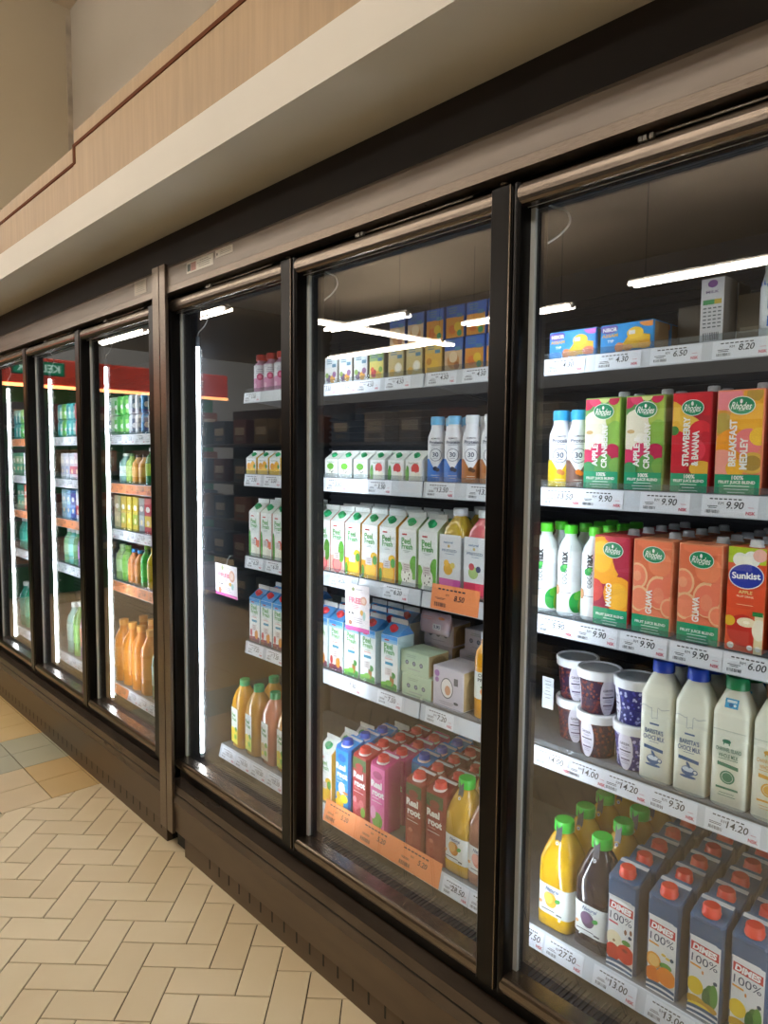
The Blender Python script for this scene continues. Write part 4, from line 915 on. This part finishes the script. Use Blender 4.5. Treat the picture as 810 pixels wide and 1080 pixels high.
P_bag.place(-1.335, .262, z + .162, 'pink and silver film bag lying on the stack of small boxes', 'bag', None, 0, tilt=-.1)

# top shelf: nearest door
def pack(bg, pink):
    w, h = .118, .060; A = Art(w - .004, h - .003)
    A.rect(-w / 2, w / 2, 0, h, bg).disc(.050, .058, .022, pink, ry=.012).disc(-.038, .050, .020, '#6a5aa8', ry=.010)
    A.text('NIBOR', -.036, .048, .008, '#f2ece8', wid=.032, bold=.04).text('ASSAM', -.036, .036, .007, '#e9b04a', wid=.036, bold=.03).text('TYP', -.034, .024, .006, '#f2ece8', bold=.03)
    A.poly([(-.020, .006), (.052, .004), (.052, .030), (.010, .038), (-.004, .020)], '#e9b832').disc(.020, .036, .018, '#f2c43a', ry=.012).rect(.006, .020, .034, .042, '#e9e6ea').disc(-.014, .010, .010, '#e08a5a').disc(.004, .008, .012, '#e6a04a', ry=.006).disc(.040, .012, .014, '#e0785a' if pink == '#c86ac0' else '#ecae3a', ry=.009)
    P = Proto('dessert_multipack'); mb = MB(); mb.bbox(-w / 2, w / 2, 0, .068, 0, h, mat(bg, .35), .004); mb.box(w / 2, w / 2 + .0006, .004, .064, .004, h - .004, mat('#a8855a', .7))
    P.part('sleeve', mb); P.part('printed_front', A.build(MB(), flat(0, 0))); return P
K1 = pack('#3f93d8', '#c86ac0'); K2 = pack('#2f95dc', '#e8944a')
z = ZR[0]
K1.place(-.853, fy, z, 'blue dessert multipack with pink corner at the left end of the top shelf', 'box', 'blue multipacks on the top shelf')
K2.place(-.727, fy, z, 'blue dessert multipack with orange corner, right one of the two', 'box', 'blue multipacks on the top shelf')
for k in range(2): K2.place(-.727, fy + .075 * (k + 1), z, 'blue dessert multipack, %s back behind the orange-cornered one' % ORD[k + 1], 'box', 'blue multipacks on the top shelf')
for k in range(2): K1.place(-.855, fy + .075 * (k + 1), z, 'blue dessert multipack, %s back behind the pink-cornered one' % ORD[k + 1], 'box', 'blue multipacks on the top shelf')
A = Art(.042, .118); A.rect(-.021, .021, 0, .118, '#d4d4d8').rect(-.017, .017, .070, .079, '#4e9a62').rect(.004, .017, .070, .079, '#c9b04a').disc(0, .108, .009, '#8a5aa0', ry=.007).text('MILK', 0, .093, .005, '#8a80a0', wid=.024)
for k in range(6):
    for q in range(4): A.rect(-.016 + q * .009, -.010 + q * .009, .062 - k * .007, .0645 - k * .007, '#5f6a72'); A.L -= 1
A.L += 1; A.bars(-.015, .004, .030, .014, '#6a6a72', 10)
P_nc = brik('milk_carton', .044, .060, .120, '#6e665e', A, False)
col(P_nc, -.556, fy, z, 2, .066, 'narrow white carton with a nutrition table', 'carton', None, 0, 5)
bk = Art(.05, .09); bk.rect(-.025, .025, 0, .09, '#857a6c').rect(-.02, .02, .02, .03, '#b0a694')
P_kb = brik('kraft_box', .050, .060, .092, '#7e7264', bk, False)
P_kb.place(-.635, .255, z, 'plain brown box behind the multipacks on the top shelf', 'box'); P_kb.place(-.505, .22, z, 'plain brown box between the white cartons on the top shelf', 'box')
A = Art(.09, .14, .35)
A.poly([(-.045, .0), (.045, .0), (.045, .03), (.02, .045), (.01, .09), (-.045, .085)], '#e6e9ec').poly([(-.045, .012), (.008, .02), (.014, .045), (.045, .085), (.045, .10), (-.045, .088)], '#2f6fd0')
for k in range(8): A.poly([(-.045 + k * .010, .086), (-.037 + k * .010, .086), (-.041 + k * .010, .100)], '#2f6fd0')
A.text('Yogurt', -.014, .064, .009, '#f4f6fa', wid=.030, bold=.02).disc(-.020, .040, .006, '#eef2f8').disc(-.008, .034, .008, '#eef2f8', ry=.005).disc(-.026, .030, .005, '#eef2f8').disc(-.012, .116, .006, '#8a96a8').disc(-.014, .108, .004, '#8a96a8')
P_yg = bottle('yoghurt_drink_bottle', [(0, .030, .030, 2.4), (.004, .033, .033, 2.4), (.09, .033, .033, 2.4), (.115, .028, .028, 2.2), (.122, .026, .026, 2)], mat('#e2e6e9', .35), mat('#b6bdc0', .4), [(.120, .028, .028, 2), (.134, .028, .028, 2), (.136, .026, .026, 2)], A, cyl(.0335, .002, .3), .006)
col(P_yg, -.448, .200, z, 2, .07, 'white and blue yoghurt drink bottle', 'bottle', None, 0, 5)
# top shelf: second door
def mini(bg, top, fr, side='#8a8478'):
    w, h = .062, .082; A = Art(w - .004, h - .003); A.rect(-w / 2, w / 2, 0, h, bg).rect(-w / 2, w / 2, h * .62, h, top).lines(-.008, h * .88, .03, 3, .006, .003, '#5a7a8a').rect(.006, .024, h * .60, h * .72, '#4f7f9a')
    for (u, v, r, c_) in fr: A.disc(u, v, r, c_)
    return brik('drink_carton', w, .045, h, side, A, False)
Q1 = mini('#cfd0cc', '#c9d2d6', [(-.010, .016, .012, '#6a4a70'), (.008, .014, .012, '#d89a3a'), (.016, .028, .009, '#8a5a86'), (-.018, .026, .008, '#7a9a4a')])
Q2 = mini('#e0d26a', '#8fb070', [(-.010, .016, .012, '#c8323a'), (.010, .012, .012, '#e8b02a'), (.018, .026, .008, '#7aa83a'), (-.016, .028, .007, '#e8603a')])
Q3 = mini('#cdb87a', '#c9b98a', [(.010, .024, .014, '#efe6cc'), (.010, .024, .010, '#f6f2e4'), (-.014, .012, .010, '#d8a83a')], '#a8946a')
Q4 = mini('#e0b04a', '#d6b45c', [(.004, .018, .016, '#e8bc3a'), (-.014, .030, .009, '#c8862a')], '#a8803a')
Q5 = mini('#d8b68a', '#3f62a8', [(.0, .024, .020, '#c88a4a'), (.0, .034, .014, '#e8d0a8'), (.012, .012, .009, '#9a5a2a')], '#34508a')
Q6 = mini('#d8923a', '#3560b0', [(-.008, .020, .012, '#d8702a'), (.010, .026, .012, '#e8c43a'), (.016, .010, .008, '#3f8a5a')], '#2f5098')
z = ZR[0]; g = 'small drink cartons on the top shelf'
nmq = {'Q1': 'small grey carton with plums', 'Q2': 'small green and yellow fruit carton', 'Q3': 'small beige coconut carton', 'Q4': 'small yellow carton', 'Q5': 'small blue-brown carton', 'Q6': 'small blue and orange carton'}
for i, (x, P, n, two) in enumerate(((-1.688, Q1, 'Q1', 0), (-1.620, Q1, 'Q1', 0), (-1.552, Q1, 'Q1', 0), (-1.484, Q2, 'Q2', 0), (-1.405, Q3, 'Q3', 1), (-1.335, Q3, 'Q3', 1), (-1.265, Q4, 'Q4', 1), (-1.196, Q5, 'Q5', 1), (-1.128, Q6, 'Q6', 1), (-1.060, Q6, 'Q6', 1))):
    lab = nmq[n] + ', %s from left, front row' % (['first'] + ORD[1:] )[i]
    P.place(x, fy, z, lab + (', lower of two' if two else '') + ', top shelf', 'carton', g)
    if two:
        U = Q6 if n != 'Q3' else Q5
        U.place(x, fy + .004, z + .0835, nmq['Q6' if n != 'Q3' else 'Q5'] + ', %s from left, upper of two' % (['first'] + ORD[1:])[i], 'carton', g)
    else: P.place(x, fy + .05, z, nmq[n] + ', %s from left, row behind, top shelf' % (['first'] + ORD[1:])[i], 'carton', g)
# pink yoghurt drinks and big jugs: third door
A = Art(.075, .09, .35); A.rect(-.04, .04, 0, .045, '#d88ab8').rect(-.04, .04, .045, .09, '#dfe0e8').disc(0, .050, .012, '#c22a6a').disc(.0, .050, .006, '#e86a9a').lines(0, .075, .03, 3, .006, .002, '#8a8aa0').disc(-.02, .02, .008, '#e8b0d0').disc(.02, .014, .008, '#b860a0')
P_pk = bottle('yoghurt_drink_bottle', [(0, .024, .024, 2), (.004, .028, .028, 2), (.03, .027, .027, 2), (.055, .022, .022, 2), (.085, .026, .026, 2), (.100, .022, .022, 2), (.106, .016, .016, 2), (.112, .016, .016, 2)], mat('#d9a8c8', .3), mat('#d8433c', .35), [(.111, .020, .020, 2), (.130, .020, .020, 2), (.132, .018, .018, 2)], A, cyl(.0275, .004, .7), .006)
for i, x in enumerate((-2.115, -2.052, -1.990)): col(P_pk, x, .20, ZR[0], 2, .062, ['leftmost', 'middle', 'rightmost'][i] + ' pink drink bottle with a red cap', 'bottle', 'pink drink bottles on the top shelf', 0, 3)
def jug(c, top, bloom, lab='Peel'):
    w = .046; A = Art(.07, .135, .35); A.rect(-.026, .026, 0, .135, '#e3e6e0').rect(-.026, .026, 0, .055, bloom).disc(-.01, .045, .014, top, ry=.014).disc(.012, .055, .010, '#5fae3c', ry=.009).disc(.008, .025, .010, '#7ab83a').disc(-.014, .02, .008, '#e9d23a')
    A.text('Peel', -.006, .108, .014, '#2f8f3c', wid=.030, bold=.03).text('Fresh', .0, .092, .013, '#2f8f3c', wid=.036, bold=.03)
    s = [(0, w * .85, w * .80, 3), (.006, w, w * .95, 3.4), (.160, w, w * .95, 3.4), (.185, w * .93, w * .88, 2.8), (.212, w * .72, w * .70, 2.3), (.230, .021, .021, 2), (.236, .018, .018, 2)]
    return bottle('juice_jug', s, mat(c, .14, coat=.5), mat('#1f9a5a', .35), [(.234, .0195, .0195, 2), (.256, .0195, .0195, 2), (.258, .018, .018, 2)], A, flat(.018, -w * .95 - .0004), None, 36)
J_o = jug('#d99a20', '#f0c82a', '#e9d84a'); J_a = jug('#c8923a', '#e6c83a', '#c8cc4a'); J_p = jug('#c47a62', '#c8b47a', '#d0c0a0')
z = ZR[4]; g = 'big juice jugs on the bottom deck'
J_o.place(-2.262, .215, z, 'orange juice jug at the left end of the bottom deck, third door', 'bottle', g, -.12)
J_a.place(-2.166, .215, z, 'amber juice jug between the orange and pink ones, third door', 'bottle', g, -.12)
J_p.place(-2.060, .215, z, 'pink juice jug with a green cap, front row, third door', 'bottle', g, -.12)
J_a.place(-1.962, .215, z, 'amber juice jug against the door frame, front row, third door', 'bottle', g, -.12)
J_o.place(-2.215, .315, z, 'orange juice jug in the row behind, left one, third door', 'bottle', g, -.1)
J_o.place(-2.105, .315, z, 'orange juice jug in the row behind, second one, third door', 'bottle', g, -.1)
J_a.place(-2.005, .315, z, 'amber juice jug in the row behind, against the frame, third door', 'bottle', g, -.1)
# left end of the second door's bottom deck: yellow gables
g = 'tall gable-top cartons on the bottom deck'
col(G_or, -1.715, fy, ZR[4], 3, .072, 'orange gable-top carton at the left end', 'carton', g, 4, 4)
G_or.place(-1.640, .40, ZR[4], 'orange gable-top carton behind the bright blue cartons, second door', 'carton', g)

# promotion cards hung from the rails
def promo(x, zt, w, h, label, lean):
    P = Proto('promotion_card'); A = Art(w, h, .35); A.rect(-w / 2, w / 2, 0, h, '#f0e6e8').rect(-w / 2, w / 2, 0, h * .09, '#dc5aa4')
    A.text('FREE', -w * .08, h * .66, h * .13, '#e07a88', wid=w * .56, bold=.05).lines(-w * .10, h * .55, w * .4, 3, h * .035, h * .018, '#e8a0a0').disc(w * .28, h * .68, w * .13, '#e0a890').disc(w * .28, h * .68, w * .08, '#f0cdb8').disc(w * .2, h * .42, w * .07, '#e8b050', ry=h * .06).disc(w * .3, h * .36, w * .06, '#a8c8c0', ry=h * .10)
    A.disc(-w * .15, h * .90, w * .06, '#9aa070').lines(w * .1, h * .90, w * .4, 1, .004, .0015, '#9a9a9a').rect(-w * .36, -w * .28, h * .36, h * .40, '#444').rect(-w * .22, -w * .14, h * .36, h * .40, '#444').lines(.0, h * .28, w * .5, 3, .006, .0015, '#b0a0a0').disc(-w * .28, h * .17, w * .07, '#b87a5a')
    P.part('card', A.build(MB().bbox(-w / 2, w / 2, .0003, .0012, 0, h, mat('#f0e6e8', .4), .0003), flat()))
    P.part('clip', MB().tube([(0, .002, h - .004), (.004, .006, h + .02), (.012, .014, h + .035)], .0018, clear_plastic('clip_plastic', '#e8eef2', .35)))
    return P.place(x, .138, zt - h, label, 'card', None, lean, tilt=.02)
promo(-1.527, 1.078, .100, .138, 'white and pink promotion card hanging below the orange juice cartons', .05)
promo(-2.262, 1.050, .165, .118, 'white promotion card with a pink corner hanging left of the blue-topped cartons', -.05)
vt = Proto('shelf_ticket'); A = Art(.03, .075); A.rect(-.015, .015, 0, .075, '#c9cfd2').lines(0, .065, .02, 6, .008, .002, '#8a9096')
vt.part('card', A.build(MB().box(-.015, .015, .0003, .0012, 0, .075, mat('#c9cfd2', .4)), flat())); vt.place(-.912, .200, .860, 'small pale ticket hanging on the mullion beside the tubs', 'card')

# ---- far case: simpler stock in bright colours
def can(c, c2, r=.031, h=.088, name='drink_can'):
    P = Proto(name); P.part('body', MB().loft([(0, r * .8, r * .8, 2), (.004, r, r, 2), (h - .010, r, r, 2), (h - .002, r * .82, r * .82, 2), (h, r * .82, r * .82, 2), (h - .001, r * .76, r * .76, 2)], mat(c, .28, .2), 18))
    A = Art(.05, h * .8, .3); A.rect(-.012, .012, .01, h * .8, c2).disc(0, h * .45, .012, '#e8ecec'); P.part('printed_front', A.build(MB(), cyl(r, 0, 1.0), .008)); return P
def pet(c, capc, lab, h=.20, r=.032, name='drink_bottle'):
    s = [(0, r * .85, r * .85, 2), (.005, r, r, 2), (h * .25, r * .97, r * .97, 2), (h * .6, r, r, 2), (h * .72, r * .9, r * .9, 2), (h * .86, r * .42, r * .42, 2), (h * .91, r * .40, r * .40, 2)]
    P = Proto(name); P.part('body', MB().loft(s, mat(c, .14, coat=.4), 20)); P.part('label_sleeve', MB().loft([(h * .25, r * .985, r * .985, 2), (h * .58, r * 1.015, r * 1.015, 2)], mat(lab, .35), 20, cap=False))
    P.part('cap', MB().loft([(h * .905, r * .46, r * .46, 2), (h, r * .46, r * .46, 2)], mat(capc, .35), 16)); return P
def slim(c, c2, w=.062, h=.16):
    A = Art(w - .004, h - .003); A.rect(-w / 2, w / 2, 0, h, c).rect(-w / 2, w / 2, h * .2, h * .5, c2).disc(0, h * .68, w * .3, '#eceae0', ry=w * .2).disc(.0, h * .3, w * .2, '#f0e0b0')
    return brik('drink_carton', w, w, h, c, A, False)
CN = {'green': can('#4ea84a', '#8fd070'), 'pale green': can('#9fc6a8', '#4ea84a'), 'grey': can('#b9bec6', '#6a7a92'), 'blue': can('#2f8fd0', '#1a4f9a'), 'white': can('#e2e6ea', '#8aa0b8'), 'orange': can('#e8932a', '#f4c84a'), 'purple': can('#6a4a9a', '#b48ad0'), 'teal': can('#1f9a9e', '#a8e0d8'), 'black': can('#22252c', '#c8ccd2'), 'red': can('#c8303a', '#f0b0b0')}
def rowof(protos, names, x0, dx, y, z, shelf, door, cat, noun, group, tier='', back=1, dy=.07):
    for i, (P, nme) in enumerate(zip(protos, names)):
        for b in range(back):
            pos = (['first'] + ORD[1:])[min(i, 9)]
            P.place(x0 + i * dx + random.uniform(-.002, .002), y + b * dy, z, lab_(nme + ' ' + noun, pos + ' from right', tier, 'second row' if b else '', SHN[shelf], DOORN[door]), cat, group, random.uniform(-.1, .1))
def cans(names, x0, z, shelf, door, group, dx=-.066):
    for t, tn in ((0, 'lower tier'), (1, 'upper tier')): rowof([CN[n] for n in names], names, x0, dx, .190, z + t * .0895, shelf, door, 'can', 'drink can', group, tn)
# fourth door from the right
cans(['orange', 'orange', 'black', 'blue', 'white', 'grey', 'green', 'green', 'pale green', 'grey'], -2.800, ZL[0], 0, 2, 'cans on the top shelf, fourth door')
B2 = [pet('#4fae3a', '#cfd8cc', '#9ad84a', .165), pet('#2f8f5a', '#dfe6e2', '#b8e05a', .165), pet('#2f8f5a', '#dfe6e2', '#b8e05a', .165), pet('#c98a2a', '#1c1a1a', '#e8b25a', .135), pet('#c98a2a', '#1c1a1a', '#e8b25a', .135), pet('#8fae4a', '#3a6a3a', '#b8cc7a', .14), pet('#7fa8a0', '#dfe6e2', '#cfe0dc', .14)]
rowof(B2, ['bright green', 'green', 'dark green', 'amber', 'amber brown', 'olive', 'pale teal'], -2.835, -.070, .195, ZL[1], 1, 2, 'bottle', 'drink bottle', 'bottles on the second shelf, fourth door')
B3 = [slim('#a02a8a', '#d85ac0'), slim('#a02a8a', '#d85ac0'), slim('#c8263c', '#e8c42a'), slim('#8a8e92', '#b8bcc0'), slim('#c8b43a', '#9aa83a'), slim('#c8b43a', '#e0c84a'), slim('#c9a83a', '#b0b85a'), slim('#b8b08a', '#d0c8a0')]
rowof(B3, ['magenta', 'purple-pink', 'red and yellow', 'grey', 'gold and green', 'gold', 'golden', 'beige'], -2.835, -.066, .165, ZL[2], 2, 2, 'carton', 'slim drink pack', 'slim packs on the middle shelf, fourth door')
B4 = [pet('#d88ab0', '#d8a0b8', '#e8c0d8', .185), pet('#d88ab0', '#cfc8d0', '#d84a9a', .185), pet('#d8c41f', '#e8d02a', '#e0d040', .185), pet('#3fb83a', '#7acc3a', '#5acc4a', .19), pet('#c87a3a', '#3a8fd0', '#d88a4a', .16), pet('#c87a3a', '#3a8fd0', '#d88a4a', .16), pet('#7ab04a', '#8abf5a', '#8ac45a', .17), pet('#9ab87a', '#b0c89a', '#b0d09a', .17)]
rowof(B4, ['pale pink', 'pink dotted', 'yellow', 'bright green', 'orange tea with blue lid', 'orange tea', 'leaf green', 'pale green'], -2.840, -.068, .195, ZL[3], 3, 2, 'bottle', 'drink bottle', 'bottles on the fourth shelf, fourth door')
big_or = pet('#e0861c', '#e8a040', '#e8902a', .30, .046, 'juice_jug'); big_cl = pet('#4f8a6a', '#c8d4cc', '#7aa890', .27, .040, 'juice_jug')
rowof([big_cl, big_cl, big_or, big_or, big_or, big_or], ['clear green', 'pale green', 'orange', 'bright orange', 'deep orange', 'orange'], -2.86, -.098, .208, ZL[4], 4, 2, 'bottle', 'large juice bottle', 'large bottles on the bottom deck, fourth door', back=2, dy=.1)
# fifth door
cans(['purple', 'purple', 'red', 'teal', 'teal', 'green', 'teal'], -3.660, ZL[0], 0, 1, 'cans on the top shelf, fifth door')
rowof([slim('#d8c8cc', '#c87a8a', h=.14), slim('#e0d8a8', '#d8a84a', h=.14), slim('#d8c0cc', '#b85a7a', h=.14), slim('#c8ccd8', '#c86a7a', h=.14), slim('#c8c8d8', '#8a9ac0', h=.14), slim('#d0d4dc', '#a8b0c8', h=.14)], ['pink and white', 'cream', 'rose', 'white and red', 'lilac', 'pale grey'], -3.670, -.070, .165, ZL[1], 1, 1, 'carton', 'drink carton', 'cartons on the second shelf, fifth door')
rowof([slim('#1f5fc0', '#4a9ae0'), slim('#1f5fc0', '#3a7ad0'), slim('#c8d4e0', '#c83a44'), slim('#20409a', '#5a8ad0'), slim('#8ab8d8', '#4a8ac0'), slim('#9ac0d0', '#5a9ab8')], ['royal blue', 'blue', 'white and red', 'navy', 'light blue', 'pale blue'], -3.675, -.068, .165, ZL[2], 2, 1, 'carton', 'slim drink pack', 'slim packs on the middle shelf, fifth door')
rowof([pet('#8a5a4a', '#d8d8d8', '#d03a44', .19), pet('#8a4a5a', '#d8d8d8', '#d84a6a', .19), pet('#6a4a8a', '#d8d8d8', '#a87ac0', .19), pet('#4a8a5a', '#d8d8d8', '#4aa05a', .19), pet('#6ab0a8', '#d8d8d8', '#8ad0c8', .19), pet('#7ab88a', '#d8e0d8', '#a8d0a8', .19)], ['brown with red label', 'rosy', 'purple', 'green', 'aqua', 'mint'], -3.680, -.068, .195, ZL[3], 3, 1, 'bottle', 'drink bottle', 'bottles on the fourth shelf, fifth door')
rowof([pet('#b884b0', '#e0e4e4', '#d8a8d0', .30, .046, 'juice_jug'), pet('#b884b0', '#e0e4e4', '#d8704a', .30, .046, 'juice_jug'), pet('#5f9a4a', '#e0e4e4', '#7ab85a', .30, .046, 'juice_jug'), pet('#8ab0a8', '#e0e4e4', '#a8c8c0', .28, .044, 'juice_jug')], ['mauve', 'mauve with orange label', 'green', 'grey-green'], -3.71, -.100, .208, ZL[4], 4, 1, 'bottle', 'large juice bottle', 'large bottles on the bottom deck, fifth door')
# leftmost door
cans(['white', 'green', 'black', 'green', 'teal', 'teal'], -4.520, ZL[0], 0, 0, 'cans on the top shelf, leftmost door')
rowof([slim('#d8dcdc', '#8ab0a0', h=.14) for _ in range(3)] + [slim('#1f8a5a', '#3fae7a', h=.14) for _ in range(3)], ['white', 'pale grey', 'off-white', 'green', 'sea green', 'deep green'], -4.54, -.070, .165, ZL[1], 1, 0, 'carton', 'drink carton', 'cartons on the second shelf, leftmost door')
rowof([slim('#c83a4a', '#e8a03a'), slim('#c83a4a', '#d8c0a0'), slim('#d86a5a', '#e8c8a8'), slim('#2f8f7a', '#5ab8a0'), slim('#2f8f7a', '#5ab8a0')], ['red', 'crimson', 'coral', 'teal', 'dark teal'], -4.54, -.068, .165, ZL[2], 2, 0, 'carton', 'slim drink pack', 'slim packs on the middle shelf, leftmost door')
rowof([pet('#1f7a4a', '#d8d8d8', '#2f9a5a', .19), pet('#1f7a4a', '#d8d8d8', '#2f9a5a', .19), pet('#2a8a6a', '#d8d8d8', '#4aaa8a', .19), pet('#1f8a7a', '#d8d8d8', '#3faa9a', .19), pet('#1f8a7a', '#d8d8d8', '#3faa9a', .19)], ['forest green', 'dark green', 'sea green', 'teal', 'deep teal'], -4.55, -.068, .195, ZL[3], 3, 0, 'bottle', 'drink bottle', 'bottles on the fourth shelf, leftmost door')
rowof([pet('#c8b060', '#d8d8d8', '#e0c87a', .28, .044, 'juice_jug'), pet('#5aa04a', '#d8d8d8', '#8ac05a', .28, .044, 'juice_jug'), pet('#2f8a6a', '#d8d8d8', '#4aa88a', .28, .044, 'juice_jug'), pet('#2f8a7a', '#d8d8d8', '#4aa89a', .28, .044, 'juice_jug')], ['straw-yellow', 'leaf green', 'sea green', 'teal'], -4.57, -.098, .208, ZL[4], 4, 0, 'bottle', 'large juice bottle', 'large bottles on the bottom deck, leftmost door')

# ================================================================== ACROSS THE AISLE (seen in the glass) and an added row of fill lights
def light(cx, cy, lx, ly, z=3.0, label=''):
    r = empty('ceiling_light', (cx, cy, z)); tag(r, label, 'light', 'suspended double tube lights over the aisle')
    b = MB(); hx = lx / 2 if lx > ly else .03; hy = ly / 2 if ly > lx else .03; b.box(-hx, hx, -hy, hy, .0, .05, mat('#d8d4cc', .5)); obj('housing', b, r)
    for s in (-1, 1):
        t = MB()
        if lx > ly: t.box(-lx / 2 + .02, lx / 2 - .02, s * .05 - .019, s * .05 + .019, -.008, .022, M_TUBE)
        else: t.box(s * .05 - .019, s * .05 + .019, -ly / 2 + .02, ly / 2 - .02, -.008, .019, M_TUBE)
        obj('tube', t, r)
    c = MB(); 
    for s in (-.4, .4): c = MB().box(s * lx * (lx > ly) - .002, s * lx * (lx > ly) + .002, s * ly * (ly > lx) - .002, s * ly * (ly > lx) + .002, .06, .87, M_DARK); obj('hanger', c, r)
    return r
near = [(-7.2 + 1.45 * k, -1.55) for k in range(7)]  # added row, out of view and out of the reflections, for general brightness
for i, (x, y) in enumerate(near): light(x, y, 1.3, .14, 3.25, 'added white double tube fill light over the fridge aisle, %s from the far end' % (['first'] + ORD[1:])[i])
far = [(-2.45, -4.80, 1.45, .14), (-4.72, -5.2, 1.45, .14), (-6.2, -4.33, 1.4, .14), (-7.6, -5.9, 2.4, .14), (-6.55, -4.95, .14, 2.6), (-7.2, -2.78, 1.1, .14), (-9.3, -2.74, 1.5, .14)]
wl_ = ['nearest of the lights beyond the aisle', 'second light beyond the aisle', 'light crossing the one set sideways', 'long light farthest from the fridges', 'light set sideways to all the others', 'light near the exit sign', 'light nearest the far end wall']
for (x, y, a, b), l_ in zip(far, wl_): light(x, y, a, b, 3.0, 'white double tube light, ' + l_)
# exit sign facing the camera end of the aisle
ex = empty('exit_sign', (-6.0, -.68, 2.08)); tag(ex, 'green illuminated KELUAR exit sign hanging at the far end of the aisle', 'sign')
b = MB(); b.bbox(-.025, .0, -.20, .20, 0, .11, mat('#1f5a48', .4), .004); obj('housing', b, ex)
EG = emis('exit_green', '#1f8a62', .8); EW = emis('exit_letters', '#c8f0e0', 1.1)
fa = MB(); fa.box(.0005, .0012, -.19, .19, .007, .103, EG); vs, fs, w_, h_ = text_mesh('KELUAR', .02)
fa.add([(.0016, x * (.32 / w_), .055 + y * (.062 / h_)) for x, y in vs], fs, EW); obj('sign_face', fa, ex)
obj('hanger', MB().box(-.014, -.010, -.002, .002, .11, 1.74, M_DARK), ex)
# red canopy with a strip light over the end display
rc = empty('end_display', (-7.4, -2.3, 0)); tag(rc, 'end-of-aisle display with a red canopy, strip light and green back', 'shelving')
obj('canopy', MB().bbox(-.3, .12, -.85, 2.05, 2.13, 2.38, mat('#c8381f', .45), .01), rc)
obj('strip_light', MB().box(.10, .125, -.85, 2.05, 2.095, 2.125, emis('strip_glow', '#ffb070', 6)), rc)
gp = MB(); gp.bbox(-.3, -.22, -.85, 2.05, 0, 2.13, mat('#1c7a4a', .5), .01); obj('back_panel', gp, rc)
for k in range(4): obj('shelf', MB().box(-.22, .05, -.85, 2.05, .35 + k * .45, .38 + k * .45, mat('#4a5a54', .5)), rc)
bx = Proto('stock_box')
cols_ = ['#7a4a34', '#35424f', '#8a6a4a', '#5a3030', '#40505a', '#6a5a40', '#2f4a3a', '#7a3a30', '#8a8278']
protos = []
for c_ in cols_:
    P = Proto('stock_box'); P.part('body', MB().bbox(-.11, .11, -.1, .1, 0, .22, mat(c_, .6), .004)); A = Art(.2, .2); A.rect(-.08, .08, .08, .15, '#b0a690').rect(-.06, .06, .03, .06, '#6a6458')
    P.part('label', A.build(MB(), lambda u, v, o: (-u, .1002 + o, .0 + v))); protos.append(P)
for s in range(4):
    for k in range(7):
        random.choice(protos[:7]).place(-7.47, -2.95 + k * .40, .38 + s * .45, 'stock box under the red canopy, row %s up, place %s from left' % (['one', 'two', 'three', 'four'][s], ['one', 'two', 'three', 'four', 'five', 'six', 'seven', 'eight', 'nine', 'ten'][k]), 'box', 'boxes on the end display', -math.pi / 2)
# shelving opposite the fridges
sh_ = empty('shelving_unit', (-2.6, -2.6, 0)); tag(sh_, 'long dark shelving unit stocked with boxes facing the fridges', 'shelving')
obj('back_panel', MB().bbox(-4.0, 3.6, -.24, -.20, 0, 1.92, mat('#3a3634', .6), .004), sh_)
for s in range(5): obj('shelf', MB().bbox(-4.0, 3.6, -.20, .28, .10 + s * .36, .125 + s * .36, mat('#4a4643', .5), .003), sh_)
NW = ['one', 'two', 'three', 'four', 'five', 'six', 'seven', 'eight', 'nine', 'ten', 'eleven', 'twelve', 'thirteen', 'fourteen', 'fifteen', 'sixteen', 'seventeen', 'eighteen', 'nineteen', 'twenty']
for s in range(5):
    for k in range(20):
        random.choice(protos).place(-6.45 + k * .37 + random.uniform(-.02, .02), -2.43, .126 + s * .36, 'stock box across the aisle, level %s up, place %s from far end' % (NW[s], NW[k]), 'box', 'boxes on the shelving across the aisle')
